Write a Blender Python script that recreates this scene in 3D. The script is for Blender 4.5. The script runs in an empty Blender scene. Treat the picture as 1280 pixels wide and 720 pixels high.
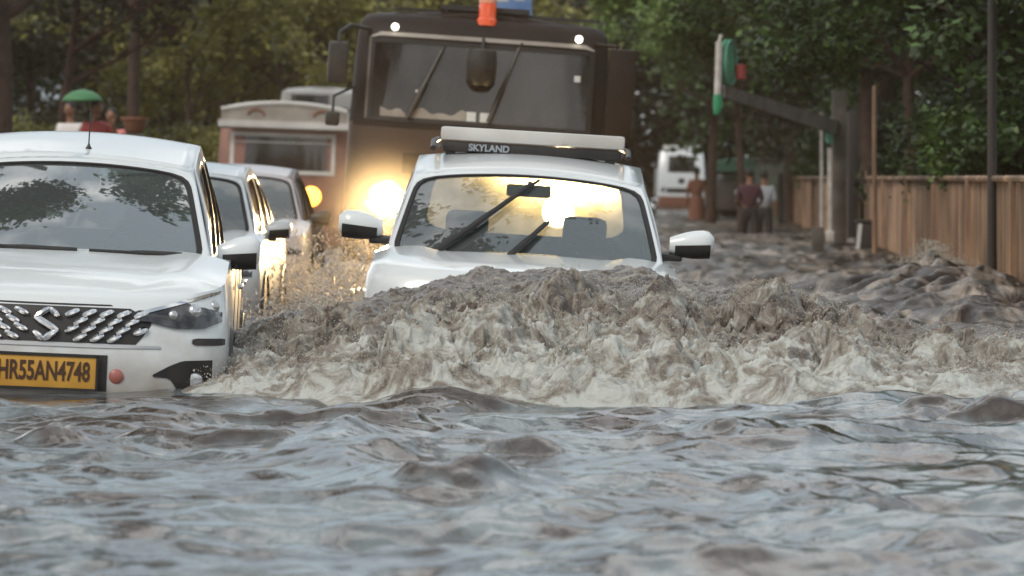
import bpy, bmesh, math, random
import numpy as np
from mathutils import Vector, Matrix
C = bpy.context.scene.collection
R = math.radians
PI = math.pi
random.seed(7)
# ------------------------------------------------------------------ camera, sky, sun, exposure
EYE = 1.05          # metres above the flood water (water is z = 0)
FPX = 5000.0        # focal length in pixels of a 1280 px wide picture
HOR = 222.0         # picture row of the horizon
sc = bpy.context.scene
cam = bpy.data.cameras.new('camera'); camo = bpy.data.objects.new('camera', cam); C.objects.link(camo)
cam.sensor_width = 36; cam.lens = FPX/1280*36
camo.location = (0, 0, EYE); camo.rotation_euler = (R(90), 0, 0)
cam.shift_y = -(360-HOR)/1280
cam.clip_start = .1; cam.clip_end = 2000
cam.dof.use_dof = True; cam.dof.focus_distance = 20.5; cam.dof.aperture_fstop = 4.6
sc.camera = camo
SUN_EL, SUN_ROT = R(42), R(215)   # behind the camera to its left, veiled by cloud
w = bpy.data.worlds.new('World'); sc.world = w; w.use_nodes = True
wn = w.node_tree; wn.nodes.clear()
sky = wn.nodes.new('ShaderNodeTexSky'); sky.sky_type = 'NISHITA'; sky.sun_disc = False
sky.sun_elevation = SUN_EL; sky.sun_rotation = SUN_ROT; sky.air_density = 1.0; sky.dust_density = 4.0; sky.ozone_density = 1.5
tcn = wn.nodes.new('ShaderNodeTexCoord'); ns = wn.nodes.new('ShaderNodeTexNoise'); ns.inputs['Scale'].default_value = 3.0
ns.inputs['Detail'].default_value = 5; ns.inputs['Roughness'].default_value = .55
wn.links.new(tcn.outputs['Generated'], ns.inputs['Vector'])
cr = wn.nodes.new('ShaderNodeValToRGB'); cr.color_ramp.elements[0].position = .46; cr.color_ramp.elements[1].position = .64
cr.color_ramp.elements[0].color = (4.3, 5.0, 5.4, 1); cr.color_ramp.elements[1].color = (15, 14.6, 14.0, 1)
wn.links.new(ns.outputs['Fac'], cr.inputs['Fac'])
mxw = wn.nodes.new('ShaderNodeMixRGB'); mxw.inputs['Fac'].default_value = .7
wn.links.new(sky.outputs['Color'], mxw.inputs['Color1']); 
# overcast made brighter ahead than behind, added for the water to reflect
sxw = wn.nodes.new('ShaderNodeSeparateXYZ'); wn.links.new(tcn.outputs['Generated'], sxw.inputs[0])
mrw = wn.nodes.new('ShaderNodeMapRange'); mrw.inputs[1].default_value = -.9; mrw.inputs[2].default_value = .9; mrw.inputs[3].default_value = .75; mrw.inputs[4].default_value = 1.55
wn.links.new(sxw.outputs['Y'], mrw.inputs[0])
mlw = wn.nodes.new('ShaderNodeMixRGB'); mlw.blend_type = 'MULTIPLY'; mlw.inputs['Fac'].default_value = 1
wn.links.new(cr.outputs['Color'], mlw.inputs['Color1']); wn.links.new(mrw.outputs[0], mlw.inputs['Color2'])
wn.links.new(mlw.outputs['Color'], mxw.inputs['Color2'])
bg = wn.nodes.new('ShaderNodeBackground'); bg.inputs['Strength'].default_value = .12
wo = wn.nodes.new('ShaderNodeOutputWorld')
wn.links.new(mxw.outputs['Color'], bg.inputs['Color']); wn.links.new(bg.outputs['Background'], wo.inputs['Surface'])
sl = bpy.data.lights.new('sun', 'SUN'); sl.energy = 1.5; sl.angle = R(20); sl.color = (1, .93, .84)
so = bpy.data.objects.new('sun', sl); C.objects.link(so)
sdir = Vector((math.sin(SUN_ROT)*math.cos(SUN_EL), math.cos(SUN_ROT)*math.cos(SUN_EL), math.sin(SUN_EL)))
so.rotation_euler = sdir.to_track_quat('Z', 'Y').to_euler()
vs = sc.view_settings; vs.view_transform = 'Standard'; vs.look = 'None'; vs.exposure = 0.0; vs.gamma = 1; vs.use_curve_mapping = False
cy = sc.cycles; cy.use_denoising = True
try: cy.denoiser = 'OPENIMAGEDENOISE'
except Exception: pass
cy.max_bounces = 8; cy.transparent_max_bounces = 16; cy.volume_bounces = 0; cy.caustics_reflective = False; cy.caustics_refractive = False
cy.sample_clamp_indirect = 6

def at(px, py, Y):   # picture point (1280x720) at distance Y -> world point
    return Vector(((px-640)*Y/FPX, Y, EYE-(py-HOR)*Y/FPX))

# ------------------------------------------------------------------ noise
class Noise:
    def __init__(s, seed):
        r = np.random.RandomState(seed); s.p = np.concatenate([r.permutation(256)]*3)
        g = r.normal(size=(256, 3)); s.g = g/np.linalg.norm(g, axis=1)[:, None]
    def __call__(s, x, y, z=None):
        x = np.asarray(x, float); y = np.asarray(y, float); z = np.zeros_like(x)+(0.5 if z is None else z)
        xi, yi, zi = np.floor(x).astype(int), np.floor(y).astype(int), np.floor(z).astype(int)
        xf, yf, zf = x-xi, y-yi, z-zi
        f = lambda t: t*t*t*(t*(t*6-15)+10)
        u, v, w_ = f(xf), f(yf), f(zf)
        def gr(a, b, c):
            h = s.p[(s.p[(s.p[(xi+a) & 255]+yi+b) & 255]+zi+c) & 255]
            g = s.g[h]; return g[..., 0]*(xf-a)+g[..., 1]*(yf-b)+g[..., 2]*(zf-c)
        l = lambda a, b, t: a+(b-a)*t
        return l(l(l(gr(0,0,0), gr(1,0,0), u), l(gr(0,1,0), gr(1,1,0), u), v), l(l(gr(0,0,1), gr(1,0,1), u), l(gr(0,1,1), gr(1,1,1), u), v), w_)*1.5
NZ = Noise(3); NZ2 = Noise(11)
def fbm(x, y, z=None, o=4, n=NZ, g=.5):
    r = 0; a = 1; k = 1.0
    for i in range(o):
        r = r+a*n(x*k+i*17.3, y*k-i*9.1, None if z is None else z*k); a *= g; k *= 2.03
    return r
def ridged(x, y, z=None, o=4, n=NZ, g=.5):
    r = 0; a = 1; k = 1.0
    for i in range(o):
        r = r+a*(1-2*np.abs(n(x*k+i*7.7, y*k+i*3.1, None if z is None else z*k))); a *= g; k *= 2.03
    return r
def sstep(a, b, x):
    t = np.clip((x-a)/(b-a), 0, 1); return t*t*(3-2*t)

# ------------------------------------------------------------------ materials
def mat(name, col=(.5, .5, .5), rough=.5, metal=0., spec=.5, coat=0., noise=None, bump=None, emit=None, trans=0., alpha=None):
    """noise=(scale, colour2, contrast) mottles the base colour; bump=(scale, strength, distance)"""
    m = bpy.data.materials.new(name); m.use_nodes = True; t = m.node_tree; b = t.nodes['Principled BSDF']
    b.inputs['Base Color'].default_value = (*col, 1); b.inputs['Roughness'].default_value = rough; b.inputs['Metallic'].default_value = metal
    b.inputs['Specular IOR Level'].default_value = spec; b.inputs['Coat Weight'].default_value = coat; b.inputs['Coat Roughness'].default_value = .06
    tc = t.nodes.new('ShaderNodeTexCoord')
    if noise:
        n = t.nodes.new('ShaderNodeTexNoise'); n.inputs['Scale'].default_value = noise[0]; n.inputs['Detail'].default_value = 6
        t.links.new(tc.outputs['Object'], n.inputs['Vector'])
        r = t.nodes.new('ShaderNodeValToRGB'); k = noise[2] if len(noise) > 2 else .15
        r.color_ramp.elements[0].position = .5-k; r.color_ramp.elements[1].position = .5+k
        r.color_ramp.elements[0].color = (*col, 1); r.color_ramp.elements[1].color = (*noise[1], 1)
        t.links.new(n.outputs['Fac'], r.inputs['Fac']); t.links.new(r.outputs['Color'], b.inputs['Base Color'])
    if bump:
        n = t.nodes.new('ShaderNodeTexNoise'); n.inputs['Scale'].default_value = bump[0]; n.inputs['Detail'].default_value = 5
        t.links.new(tc.outputs['Object'], n.inputs['Vector'])
        q = t.nodes.new('ShaderNodeBump'); q.inputs['Strength'].default_value = bump[1]; q.inputs['Distance'].default_value = bump[2]
        t.links.new(n.outputs['Fac'], q.inputs['Height']); t.links.new(q.outputs['Normal'], b.inputs['Normal'])
    if emit:
        b.inputs['Emission Color'].default_value = (*emit[:3], 1); b.inputs['Emission Strength'].default_value = emit[3]
    return m
def glass_mat(name, tint, gloss=1.7, rough=.02, base=.04, dirt=0.0, film=0.0):
    m = bpy.data.materials.new(name); m.use_nodes = True; t = m.node_tree; t.nodes.clear()
    o = t.nodes.new('ShaderNodeOutputMaterial'); tr = t.nodes.new('ShaderNodeBsdfTransparent'); tr.inputs['Color'].default_value = (*tint, 1)
    g = t.nodes.new('ShaderNodeBsdfGlossy'); g.inputs['Roughness'].default_value = rough
    f = t.nodes.new('ShaderNodeFresnel'); f.inputs['IOR'].default_value = gloss
    a = t.nodes.new('ShaderNodeMath'); a.operation = 'ADD'; a.inputs[1].default_value = base; a.use_clamp = True
    t.links.new(f.outputs[0], a.inputs[0]); mx = t.nodes.new('ShaderNodeMixShader')
    t.links.new(a.outputs[0], mx.inputs[0]); t.links.new(tr.outputs[0], mx.inputs[1]); t.links.new(g.outputs[0], mx.inputs[2])
    last = mx
    if film:
        df = t.nodes.new('ShaderNodeBsdfDiffuse'); df.inputs['Color'].default_value = (.42, .47, .47, 1); mf = t.nodes.new('ShaderNodeMixShader'); mf.inputs[0].default_value = film
        t.links.new(mx.outputs[0], mf.inputs[1]); t.links.new(df.outputs[0], mf.inputs[2]); last = mf
    if dirt:
        rf = t.nodes.new('ShaderNodeBsdfRefraction'); rf.inputs['IOR'].default_value = 1.12; rf.inputs['Roughness'].default_value = .5; rf.inputs['Color'].default_value = (.95, .88, .7, 1)
        d = t.nodes.new('ShaderNodeBsdfTranslucent'); d.inputs['Color'].default_value = (.9, .88, .84, 1)
        dd = t.nodes.new('ShaderNodeBsdfDiffuse'); dd.inputs['Color'].default_value = (.35, .34, .31, 1)
        m1 = t.nodes.new('ShaderNodeMixShader'); m1.inputs[0].default_value = .9
        t.links.new(dd.outputs[0], m1.inputs[1]); m0 = t.nodes.new('ShaderNodeMixShader'); m0.inputs[0].default_value = .75
        t.links.new(d.outputs[0], m0.inputs[1]); t.links.new(rf.outputs[0], m0.inputs[2]); t.links.new(m0.outputs[0], m1.inputs[2])
        tc = t.nodes.new('ShaderNodeTexCoord'); n = t.nodes.new('ShaderNodeTexNoise'); n.inputs['Scale'].default_value = 4; n.inputs['Detail'].default_value = 8
        t.links.new(tc.outputs['Object'], n.inputs['Vector'])
        mr = t.nodes.new('ShaderNodeMapRange'); mr.inputs[1].default_value = .3; mr.inputs[2].default_value = .7; mr.inputs[3].default_value = dirt*.4; mr.inputs[4].default_value = dirt
        t.links.new(n.outputs['Fac'], mr.inputs[0])
        m2 = t.nodes.new('ShaderNodeMixShader'); t.links.new(mr.outputs[0], m2.inputs[0]); t.links.new(mx.outputs[0], m2.inputs[1]); t.links.new(m1.outputs[0], m2.inputs[2]); last = m2
    t.links.new(last.outputs[0], o.inputs['Surface']); return m
M = dict(
    white=mat('white_paint', (.72, .76, .78), .28, coat=.6, spec=.5, noise=(1.3, (.62, .67, .68), .35), bump=(55, .05, .002)),
    white2=mat('white_paint_worn', (.60, .60, .58), .4, coat=.2, noise=(2, (.45, .43, .40))),
    silver=mat('silver_paint', (.42, .40, .42), .35, coat=.4),
    black=mat('black_plastic', (.012, .012, .013), .45, noise=(9, (.03, .026, .022))),
    rubber=mat('rubber', (.015, .014, .014), .7),
    darkin=mat('dark_interior', (.02, .02, .021), .8, noise=(5, (.035, .033, .032))),
    seat=mat('seat_fabric', (.05, .048, .045), .9, bump=(40, .3, .01)),
    chrome=mat('chrome', (.75, .75, .76), .12, metal=1),
    dchrome=mat('satin_chrome', (.5, .5, .5), .3, metal=1),
    lamp_dark=mat('headlamp_inside', (.015, .015, .018), .12, coat=.6, noise=(14, (.07, .07, .075), .1)),
    lens=mat('lamp_lens', (.5, .52, .55), .05, metal=.8, coat=1),
    plate=mat('plate_yellow', (.60, .33, .05), .5, noise=(8, (.50, .26, .04))),
    letters=mat('plate_letters', (.06, .025, .01), .5),
    sensor=mat('sensor_red', (.35, .12, .10), .4),
    orange_bus=mat('bus_orange_paint', (.055, .026, .012), .45, coat=.1, noise=(1.5, (.030, .016, .009), .3)),
    brown_bus=mat('bus_dark_paint', (.018, .010, .007), .55, spec=.25, noise=(2, (.010, .007, .006))),
    busglass=mat('bus_windscreen_glass', (.035, .034, .034), .05, spec=.6, coat=.45, noise=(1.4, (.012, .009, .008), .12)),
    sticker=mat('paper_white', (.6, .62, .6), .7),
    beacon=mat('beacon_amber', (.6, .07, .015), .2, coat=1, emit=(.9, .12, .02, .25)),
    beacon_cap=mat('beacon_cap', (.75, .32, .2), .4),
    truck=mat('truck_orange_paint', (.26, .12, .085), .5, noise=(3, (.17, .085, .07))),
    tarp=mat('grey_visor_board', (.33, .31, .27), .7, noise=(4, (.24, .21, .18))),
    concrete=mat('concrete', (.15, .135, .12), .85, noise=(3, (.08, .07, .06)), bump=(20, .4, .02)),
    postdark=mat('dark_post_paint', (.035, .030, .028), .6),
    postwhite=mat('post_white', (.6, .58, .54), .6, noise=(6, (.4, .36, .32))),
    green=mat('green_sign', (.03, .30, .13), .45, noise=(4, (.02, .2, .1))),
    greenpale=mat('green_pale', (.12, .36, .26), .5),
    umb=mat('umbrella_green', (.05, .18, .07), .6),
    red=mat('red_cloth', (.28, .045, .04), .8), pink=mat('pink_cloth', (.65, .22, .2), .8), whitec=mat('white_cloth', (.65, .62, .6), .8),
    orangec=mat('orange_cloth', (.20, .085, .055), .8), maroon=mat('maroon_cloth', (.06, .02, .03), .8), darkc=mat('dark_cloth', (.025, .02, .025), .8),
    skin=mat('skin', (.22, .11, .065), .6), hair=mat('hair', (.01, .008, .007), .6), bag=mat('bag_grey', (.30, .33, .36), .6),
    bark=mat('bark', (.070, .042, .030), .9, noise=(5, (.035, .022, .018)), bump=(14, .8, .03)),
    barkred=mat('bark_red', (.085, .035, .028), .9, noise=(5, (.04, .02, .018)), bump=(14, .8, .03)),
    asphalt=mat('asphalt', (.05, .048, .045), .8, noise=(6, (.035, .033, .03))),
    earth=mat('earth', (.09, .065, .042), .95, noise=(1.5, (.05, .045, .025)), bump=(6, .6, .05)),
    auto_green=mat('auto_green_hood', (.10, .24, .17), .6), auto_dark=mat('auto_dark_body', (.045, .035, .03), .6),
    signblue=mat('sign_blue', (.10, .20, .42), .4, noise=(3, (.16, .28, .5))),
    terracotta=mat('terracotta', (.17, .07, .04), .8),
)
def tide(m, z0, z1):
    t = m.node_tree; b = t.nodes['Principled BSDF']; L = t.links.new; src = b.inputs['Base Color'].links[0].from_socket
    tc = t.nodes.new('ShaderNodeTexCoord'); sx = t.nodes.new('ShaderNodeSeparateXYZ'); L(tc.outputs['Object'], sx.inputs[0])
    n = t.nodes.new('ShaderNodeTexNoise'); n.inputs['Scale'].default_value = 7; n.inputs['Detail'].default_value = 8; L(tc.outputs['Object'], n.inputs['Vector'])
    a = t.nodes.new('ShaderNodeMath'); a.operation = 'MULTIPLY_ADD'; a.inputs[1].default_value = -.5; L(n.outputs['Fac'], a.inputs[0]); L(sx.outputs['Z'], a.inputs[2])
    mr = t.nodes.new('ShaderNodeMapRange'); mr.inputs[1].default_value = z0-.25; mr.inputs[2].default_value = z1-.25; mr.inputs[3].default_value = .75; mr.inputs[4].default_value = .05; L(a.outputs[0], mr.inputs[0])
    mx = t.nodes.new('ShaderNodeMixRGB'); mx.inputs['Color2'].default_value = (.30, .25, .20, 1); L(mr.outputs[0], mx.inputs['Fac']); L(src, mx.inputs['Color1']); L(mx.outputs[0], b.inputs['Base Color'])
tide(M['white'], .38, .72)
M['ws'] = glass_mat('windscreen_glass', (.50, .56, .54), 1.8, .015, .12, film=.12)
M['ws2'] = glass_mat('windscreen_glass_wet', (.50, .56, .54), 1.9, .03, .32, film=.10)
M['rearws'] = glass_mat('wet_rear_glass', (.55, .57, .53), 1.5, .05, .03, dirt=.8)
M['sideg'] = glass_mat('side_glass', (.30, .33, .33), 1.6, .02, .08)
M['headlit'] = mat('headlamp_lit', (1, .9, .7), .3, emit=(1, .74, .36, 120))
M['yellowlit'] = mat('yellow_lamp_lit', (1, .6, .1), .3, emit=(1, .45, .06, 5))
M['marker'] = mat('marker_lamp_lit', (1, 1, .95), .3, emit=(1, .93, .8, 6))

# ------------------------------------------------------------------ mesh helpers
class MB:
    def __init__(s): s.v = []; s.f = []; s.mi = []
    def add(s, v, f, mi=0):
        o = len(s.v); s.v += [tuple(p) for p in v]; s.f += [tuple(i+o for i in q) for q in f]; s.mi += [mi]*len(f); return s
    def box(s, c, d, rot=None, mi=0, taper=1.0, bev=0):
        x, y, z = d[0]/2, d[1]/2, d[2]/2
        bm = bmesh.new(); bmesh.ops.create_cube(bm, size=1)
        for v in bm.verts:
            k = taper if v.co.z > 0 else 1
            v.co = Vector((v.co.x*2*x*k, v.co.y*2*y*k, v.co.z*2*z))
        if bev: bmesh.ops.bevel(bm, geom=bm.edges[:], offset=bev, segments=2, affect='EDGES', profile=.6)
        mt = rot.to_matrix() if rot is not None and hasattr(rot, 'to_matrix') else None
        vs_ = []
        for v in bm.verts:
            p = v.co.copy()
            if mt: p = mt @ p
            vs_.append(p+Vector(c))
        bm.verts.index_update(); s.add(vs_, [[v.index for v in f.verts] for f in bm.faces], mi); bm.free(); return s
    def tube(s, pts, r, n=8, mi=0, cap=True):
        pts = [Vector(p) for p in pts]; rs = r if isinstance(r, (list, tuple)) else [r]*len(pts)
        vs_ = []; fs = []; up = None
        for i, p in enumerate(pts):
            d = (pts[min(i+1, len(pts)-1)]-pts[max(i-1, 0)]).normalized()
            if up is None: up = d.orthogonal().normalized()
            a = (up-d*up.dot(d)).normalized(); b = d.cross(a); up = a
            for k in range(n):
                t = 2*PI*k/n; vs_.append(p+(a*math.cos(t)+b*math.sin(t))*rs[i])
        for i in range(len(pts)-1):
            for k in range(n):
                fs.append((i*n+k, i*n+(k+1) % n, (i+1)*n+(k+1) % n, (i+1)*n+k))
        if cap: fs.append(tuple(range(n-1, -1, -1))); fs.append(tuple((len(pts)-1)*n+k for k in range(n)))
        return s.add(vs_, fs, mi)
    def lathe(s, prof, c, axis='z', n=20, mi=0):
        vs_ = []; fs = []
        for (r, h) in prof:
            for k in range(n):
                t = 2*PI*k/n; a, b = r*math.cos(t), r*math.sin(t)
                p = {'z': (a, b, h), 'y': (a, h, b), 'x': (h, a, b)}[axis]
                vs_.append((p[0]+c[0], p[1]+c[1], p[2]+c[2]))
        for i in range(len(prof)-1):
            for k in range(n): fs.append((i*n+k, i*n+(k+1) % n, (i+1)*n+(k+1) % n, (i+1)*n+k))
        fs.append(tuple(range(n))); fs.append(tuple((len(prof)-1)*n+k for k in range(n)))
        return s.add(vs_, fs, mi)
    def ball(s, c, r, n=12, mi=0):
        r = r if isinstance(r, (tuple, list)) else (r, r, r)
        vs_ = []; fs = []; m = n//2
        for i in range(m+1):
            a = PI*i/m
            for k in range(n):
                t = 2*PI*k/n; vs_.append((c[0]+r[0]*math.sin(a)*math.cos(t), c[1]+r[1]*math.sin(a)*math.sin(t), c[2]+r[2]*math.cos(a)))
        for i in range(m):
            for k in range(n): fs.append((i*n+k, (i+1)*n+k, (i+1)*n+(k+1) % n, i*n+(k+1) % n))
        return s.add(vs_, fs, mi)
    def grid(s, rows, closed=False, mi=0):
        n = len(rows[0]); vs_ = [p for r in rows for p in r]; fs = []
        for i in range(len(rows)-1):
            for k in range(n-(0 if closed else 1)):
                fs.append((i*n+k, i*n+(k+1) % n, (i+1)*n+(k+1) % n, (i+1)*n+k))
        return s.add(vs_, fs, mi)
    def build(s, name, m, parent=None, smooth=True, angle=40, solid=0, clean=True, loc=None):
        me = bpy.data.meshes.new(name); me.from_pydata(s.v, [], s.f)
        ms = m if isinstance(m, list) else [m]
        for q in ms: me.materials.append(q)
        if len(ms) > 1: me.polygons.foreach_set('material_index', s.mi)
        o = bpy.data.objects.new(name, me); C.objects.link(o)
        if clean:
            bm = bmesh.new(); bm.from_mesh(me); bmesh.ops.remove_doubles(bm, verts=bm.verts, dist=.0004)
            bmesh.ops.dissolve_degenerate(bm, dist=.0002, edges=bm.edges); bmesh.ops.recalc_face_normals(bm, faces=bm.faces)
            if smooth:
                for f in bm.faces: f.smooth = True
                for e in bm.edges: e.smooth = len(e.link_faces) != 2 or e.calc_face_angle(0) < R(angle)
            bm.to_mesh(me); bm.free()
        if solid:
            md = o.modifiers.new('thick', 'SOLIDIFY'); md.thickness = solid; md.offset = -1
        if parent: o.parent = parent
        if loc: o.location = loc
        return o
def npmesh(name, V, F, m, smooth=True, parent=None):
    me = bpy.data.meshes.new(name); me.vertices.add(len(V)); me.vertices.foreach_set('co', np.asarray(V, np.float32).ravel())
    k = F.shape[1]; me.loops.add(F.size); me.loops.foreach_set('vertex_index', F.astype(np.int32).ravel())
    me.polygons.add(len(F)); me.polygons.foreach_set('loop_start', np.arange(0, F.size, k, dtype=np.int32))
    me.update(calc_edges=True); me.materials.append(m)
    me.polygons.foreach_set('use_smooth', np.full(len(F), smooth))
    o = bpy.data.objects.new(name, me); C.objects.link(o)
    if parent: o.parent = parent
    return o
def gridfaces(nr, nc):
    i = np.arange(nr-1)[:, None]*nc+np.arange(nc-1)[None, :]
    return np.stack([i, i+1, i+nc+1, i+nc], -1).reshape(-1, 4)
def tag(o, label=None, cat=None, group=None, kind=None):
    if label: o['label'] = label
    if cat: o['category'] = cat
    if group: o['group'] = group
    if kind: o['kind'] = kind
    return o
def thing(name, label, cat, loc=(0, 0, 0), rot=(0, 0, 0), group=None):
    o = bpy.data.objects.new(name, None); C.objects.link(o); o.location = loc; o.rotation_euler = rot; o.empty_display_size = .2
    return tag(o, label, cat, group)
def dup(root, loc, rz=0, scale=None, label=None, group=None):
    r = root.copy(); C.objects.link(r); r.location = loc; r.rotation_euler = (0, 0, rz)
    if scale: r.scale = (scale,)*3 if not isinstance(scale, tuple) else scale
    if label: r['label'] = label
    if group: r['group'] = group
    for ch in list(root.children):
        c = ch.copy(); C.objects.link(c); c.parent = r
        for g in list(ch.children):
            d = g.copy(); C.objects.link(d); d.parent = c
    return r

# ------------------------------------------------------------------ SETTING: water, road, ground
def water_mat():
    m = bpy.data.materials.new('flood_water'); m.use_nodes = True; t = m.node_tree; b = t.nodes['Principled BSDF']; L = t.links.new
    tc = t.nodes.new('ShaderNodeTexCoord')
    mp = t.nodes.new('ShaderNodeMapping'); mp.inputs['Scale'].default_value = (1, .45, 1); L(tc.outputs['Object'], mp.inputs['Vector'])
    n = t.nodes.new('ShaderNodeTexNoise'); n.inputs['Scale'].default_value = 2.2; n.inputs['Detail'].default_value = 7; n.inputs['Roughness'].default_value = .6
    n.inputs['Distortion'].default_value = .6; L(mp.outputs[0], n.inputs['Vector'])
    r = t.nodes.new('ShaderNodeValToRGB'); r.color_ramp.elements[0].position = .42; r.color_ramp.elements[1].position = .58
    r.color_ramp.elements[0].color = (.040, .027, .019, 1); r.color_ramp.elements[1].color = (.16, .19, .20, 1)  # pale blue end is sky sheen painted into the water colour
    L(n.outputs['Fac'], r.inputs['Fac'])
    ac = t.nodes.new('ShaderNodeAttribute'); ac.attribute_name = 'churn'; am = t.nodes.new('ShaderNodeAttribute'); am.attribute_name = 'sheen_gap'
    m1 = t.nodes.new('ShaderNodeMixRGB'); m1.inputs['Color2'].default_value = (.045, .030, .020, 1); L(am.outputs['Fac'], m1.inputs['Fac']); L(r.outputs['Color'], m1.inputs['Color1'])  # humps painted brown, as where steep faces lose the sky reflection
    r3 = t.nodes.new('ShaderNodeValToRGB'); r3.color_ramp.elements[0].position = .46; r3.color_ramp.elements[1].position = .68
    r3.color_ramp.elements[0].color = (.026, .017, .012, 1); r3.color_ramp.elements[1].color = (.42, .35, .29, 1)  # tan end holds foam and lit crest highlights put into the colour
    mp3 = t.nodes.new('ShaderNodeMapping'); mp3.inputs['Scale'].default_value = (1, .22, 1); L(tc.outputs['Object'], mp3.inputs['Vector'])
    n3 = t.nodes.new('ShaderNodeTexNoise'); n3.inputs['Scale'].default_value = 3.4; n3.inputs['Detail'].default_value = 9; n3.inputs['Roughness'].default_value = .7; n3.inputs['Distortion'].default_value = 1.0
    L(mp3.outputs[0], n3.inputs['Vector']); L(n3.outputs['Fac'], r3.inputs['Fac'])
    m2 = t.nodes.new('ShaderNodeMixRGB'); L(ac.outputs['Fac'], m2.inputs['Fac']); L(m1.outputs[0], m2.inputs['Color1']); L(r3.outputs['Color'], m2.inputs['Color2']); L(m2.outputs[0], b.inputs['Base Color'])
    rq = t.nodes.new('ShaderNodeMapRange'); rq.inputs[3].default_value = .09; rq.inputs[4].default_value = .32; L(ac.outputs['Fac'], rq.inputs[0]); L(rq.outputs[0], b.inputs['Roughness'])
    rs_ = t.nodes.new('ShaderNodeMapRange'); rs_.inputs[3].default_value = .8; rs_.inputs[4].default_value = .22; L(ac.outputs['Fac'], rs_.inputs[0]); L(rs_.outputs[0], b.inputs['Specular IOR Level'])
    b.inputs['IOR'].default_value = 1.42; b.inputs['Specular IOR Level'].default_value = .8
    n2 = t.nodes.new('ShaderNodeTexNoise'); n2.inputs['Scale'].default_value = 13; n2.inputs['Detail'].default_value = 6; n2.inputs['Roughness'].default_value = .55
    L(mp.outputs[0], n2.inputs['Vector'])
    bp = t.nodes.new('ShaderNodeBump'); bp.inputs['Strength'].default_value = .5; bp.inputs['Distance'].default_value = .014
    L(n2.outputs['Fac'], bp.inputs['Height']); L(bp.outputs['Normal'], b.inputs['Normal'])
    return m
M['water'] = water_mat()
def hump(x, y):
    wx = x+.3*fbm(x*.9, y*.8, o=2, n=NZ2); wy = y+.4*fbm(x*.9+5, y*.8, o=2, n=NZ)
    return sstep(.26, .52, fbm(wx*.85+20, wy*1.15, o=2, n=NZ2))*(1-sstep(19, 22, y))
def wave_h(x, y):
    """height of the flood surface"""
    wx = x+.35*fbm(x*.6, y*.5, o=2, n=NZ2); wy = y+.5*fbm(x*.5+9, y*.4, o=2, n=NZ2)
    a = ridged(wx*.75+2, wy*.95, o=3, n=NZ, g=.5)      # choppy crests
    b = fbm(wx*1.9, wy*2.4, o=3, n=NZ2)
    c = fbm(wx*.25, wy*.3+4, o=2, n=NZ)
    d = ridged(wx*.42+7, wy*.62+2, o=2, n=NZ2, g=.45)
    h = .042*(a-.7)+.034*b+.06*c+.060*np.clip(d-.35, 0, 2)**1.6
    h = h+.007*fbm(x*6.5, y*6, o=2, n=NZ)
    h = h+.040*hump(x, y)*(1+1.2*b)
    h = h*(1-.85*np.exp(-((x+2.2)/1.3)**4-((y-18.9)/.8)**2))
    near = 1-sstep(19.5, 23, y)
    mid = sstep(22, 26, y)*(1-sstep(60, 100, y))*sstep(.9, 2.2, x+.02*y)
    h = h*(.9*near+.8*(1-near))
    # heavy chop thrown back towards the fence
    r2 = ridged(wx*.55+5, wy*.28+1, o=4, n=NZ2, g=.55)
    e3 = ridged(wx*1.5+5, wy*.8+1, o=4, n=NZ, g=.6)
    h = h+mid*(.050*(r2-.55)+.025*b+.022*(e3-.6))
    h = h+.16*np.exp(-((x-3.86)/.16)**2-((y-37)/.9)**2)*(1+b)
    lf = sstep(23, 27, y)*(1-sstep(40, 60, y))*(1-sstep(-.9, .2, x))
    h = h+lf*.05*(r2-.5)
    h = h+mid*.21*np.exp(-((x-3.35-.02*(y-30))/.75)**2)*np.exp(-((y-31)/5.0)**2)*(1+.5*b)
    return h
ys = [9.5]
while ys[-1] < 190: ys.append(ys[-1]+max(.022, (ys[-1]/20)**2*.02 if ys[-1] > 23 else .022)*(1 if ys[-1] < 60 else 2))
ys = np.array(ys)
frac = np.linspace(-1, 1, 430)
Xg = frac[None, :]*(ys[:, None]*.158+.25); Yg = np.repeat(ys[:, None], len(frac), 1)
H = wave_h(Xg, Yg)
V = np.stack([Xg, Yg, H], -1).reshape(-1, 3)
wo_ = npmesh('water', V, gridfaces(len(ys), len(frac)), M['water'])
at_ = wo_.data.attributes.new('churn', 'FLOAT', 'POINT'); cvn = sstep(22.5, 25, Yg)*(1-sstep(85, 120, Yg)); at_.data.foreach_set('value', cvn.astype(np.float32).ravel())
at_ = wo_.data.attributes.new('sheen_gap', 'FLOAT', 'POINT'); at_.data.foreach_set('value', np.clip(hump(Xg, Yg)*1.2, 0, 1).astype(np.float32).ravel())
tag(wo_, 'brown flood water with pale sky sheen covering the whole road', kind='structure')
# outer water around the detailed patch so that the flood goes on past the frame (a few cm lower, same water)
ow = MB(); ow.grid([[(x, y, -.10) for x in (-60, -20, 0, 20, 60)] for y in (-15, 0, 40, 90, 200)])
tag(ow.build('flood_water', M['water']), kind='structure')
rd = MB(); rd.grid([[(x, y, -.45) for x in (-5.5, 0, 5)] for y in (-20, 60, 200)]); tag(rd.build('road', M['asphalt']), kind='structure')
gd = MB(); gd.grid([[(x, y, -.6) for x in (-400, 0, 400)] for y in (-60, 200, 700)]); tag(gd.build('ground', M['earth']), kind='structure')
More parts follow.
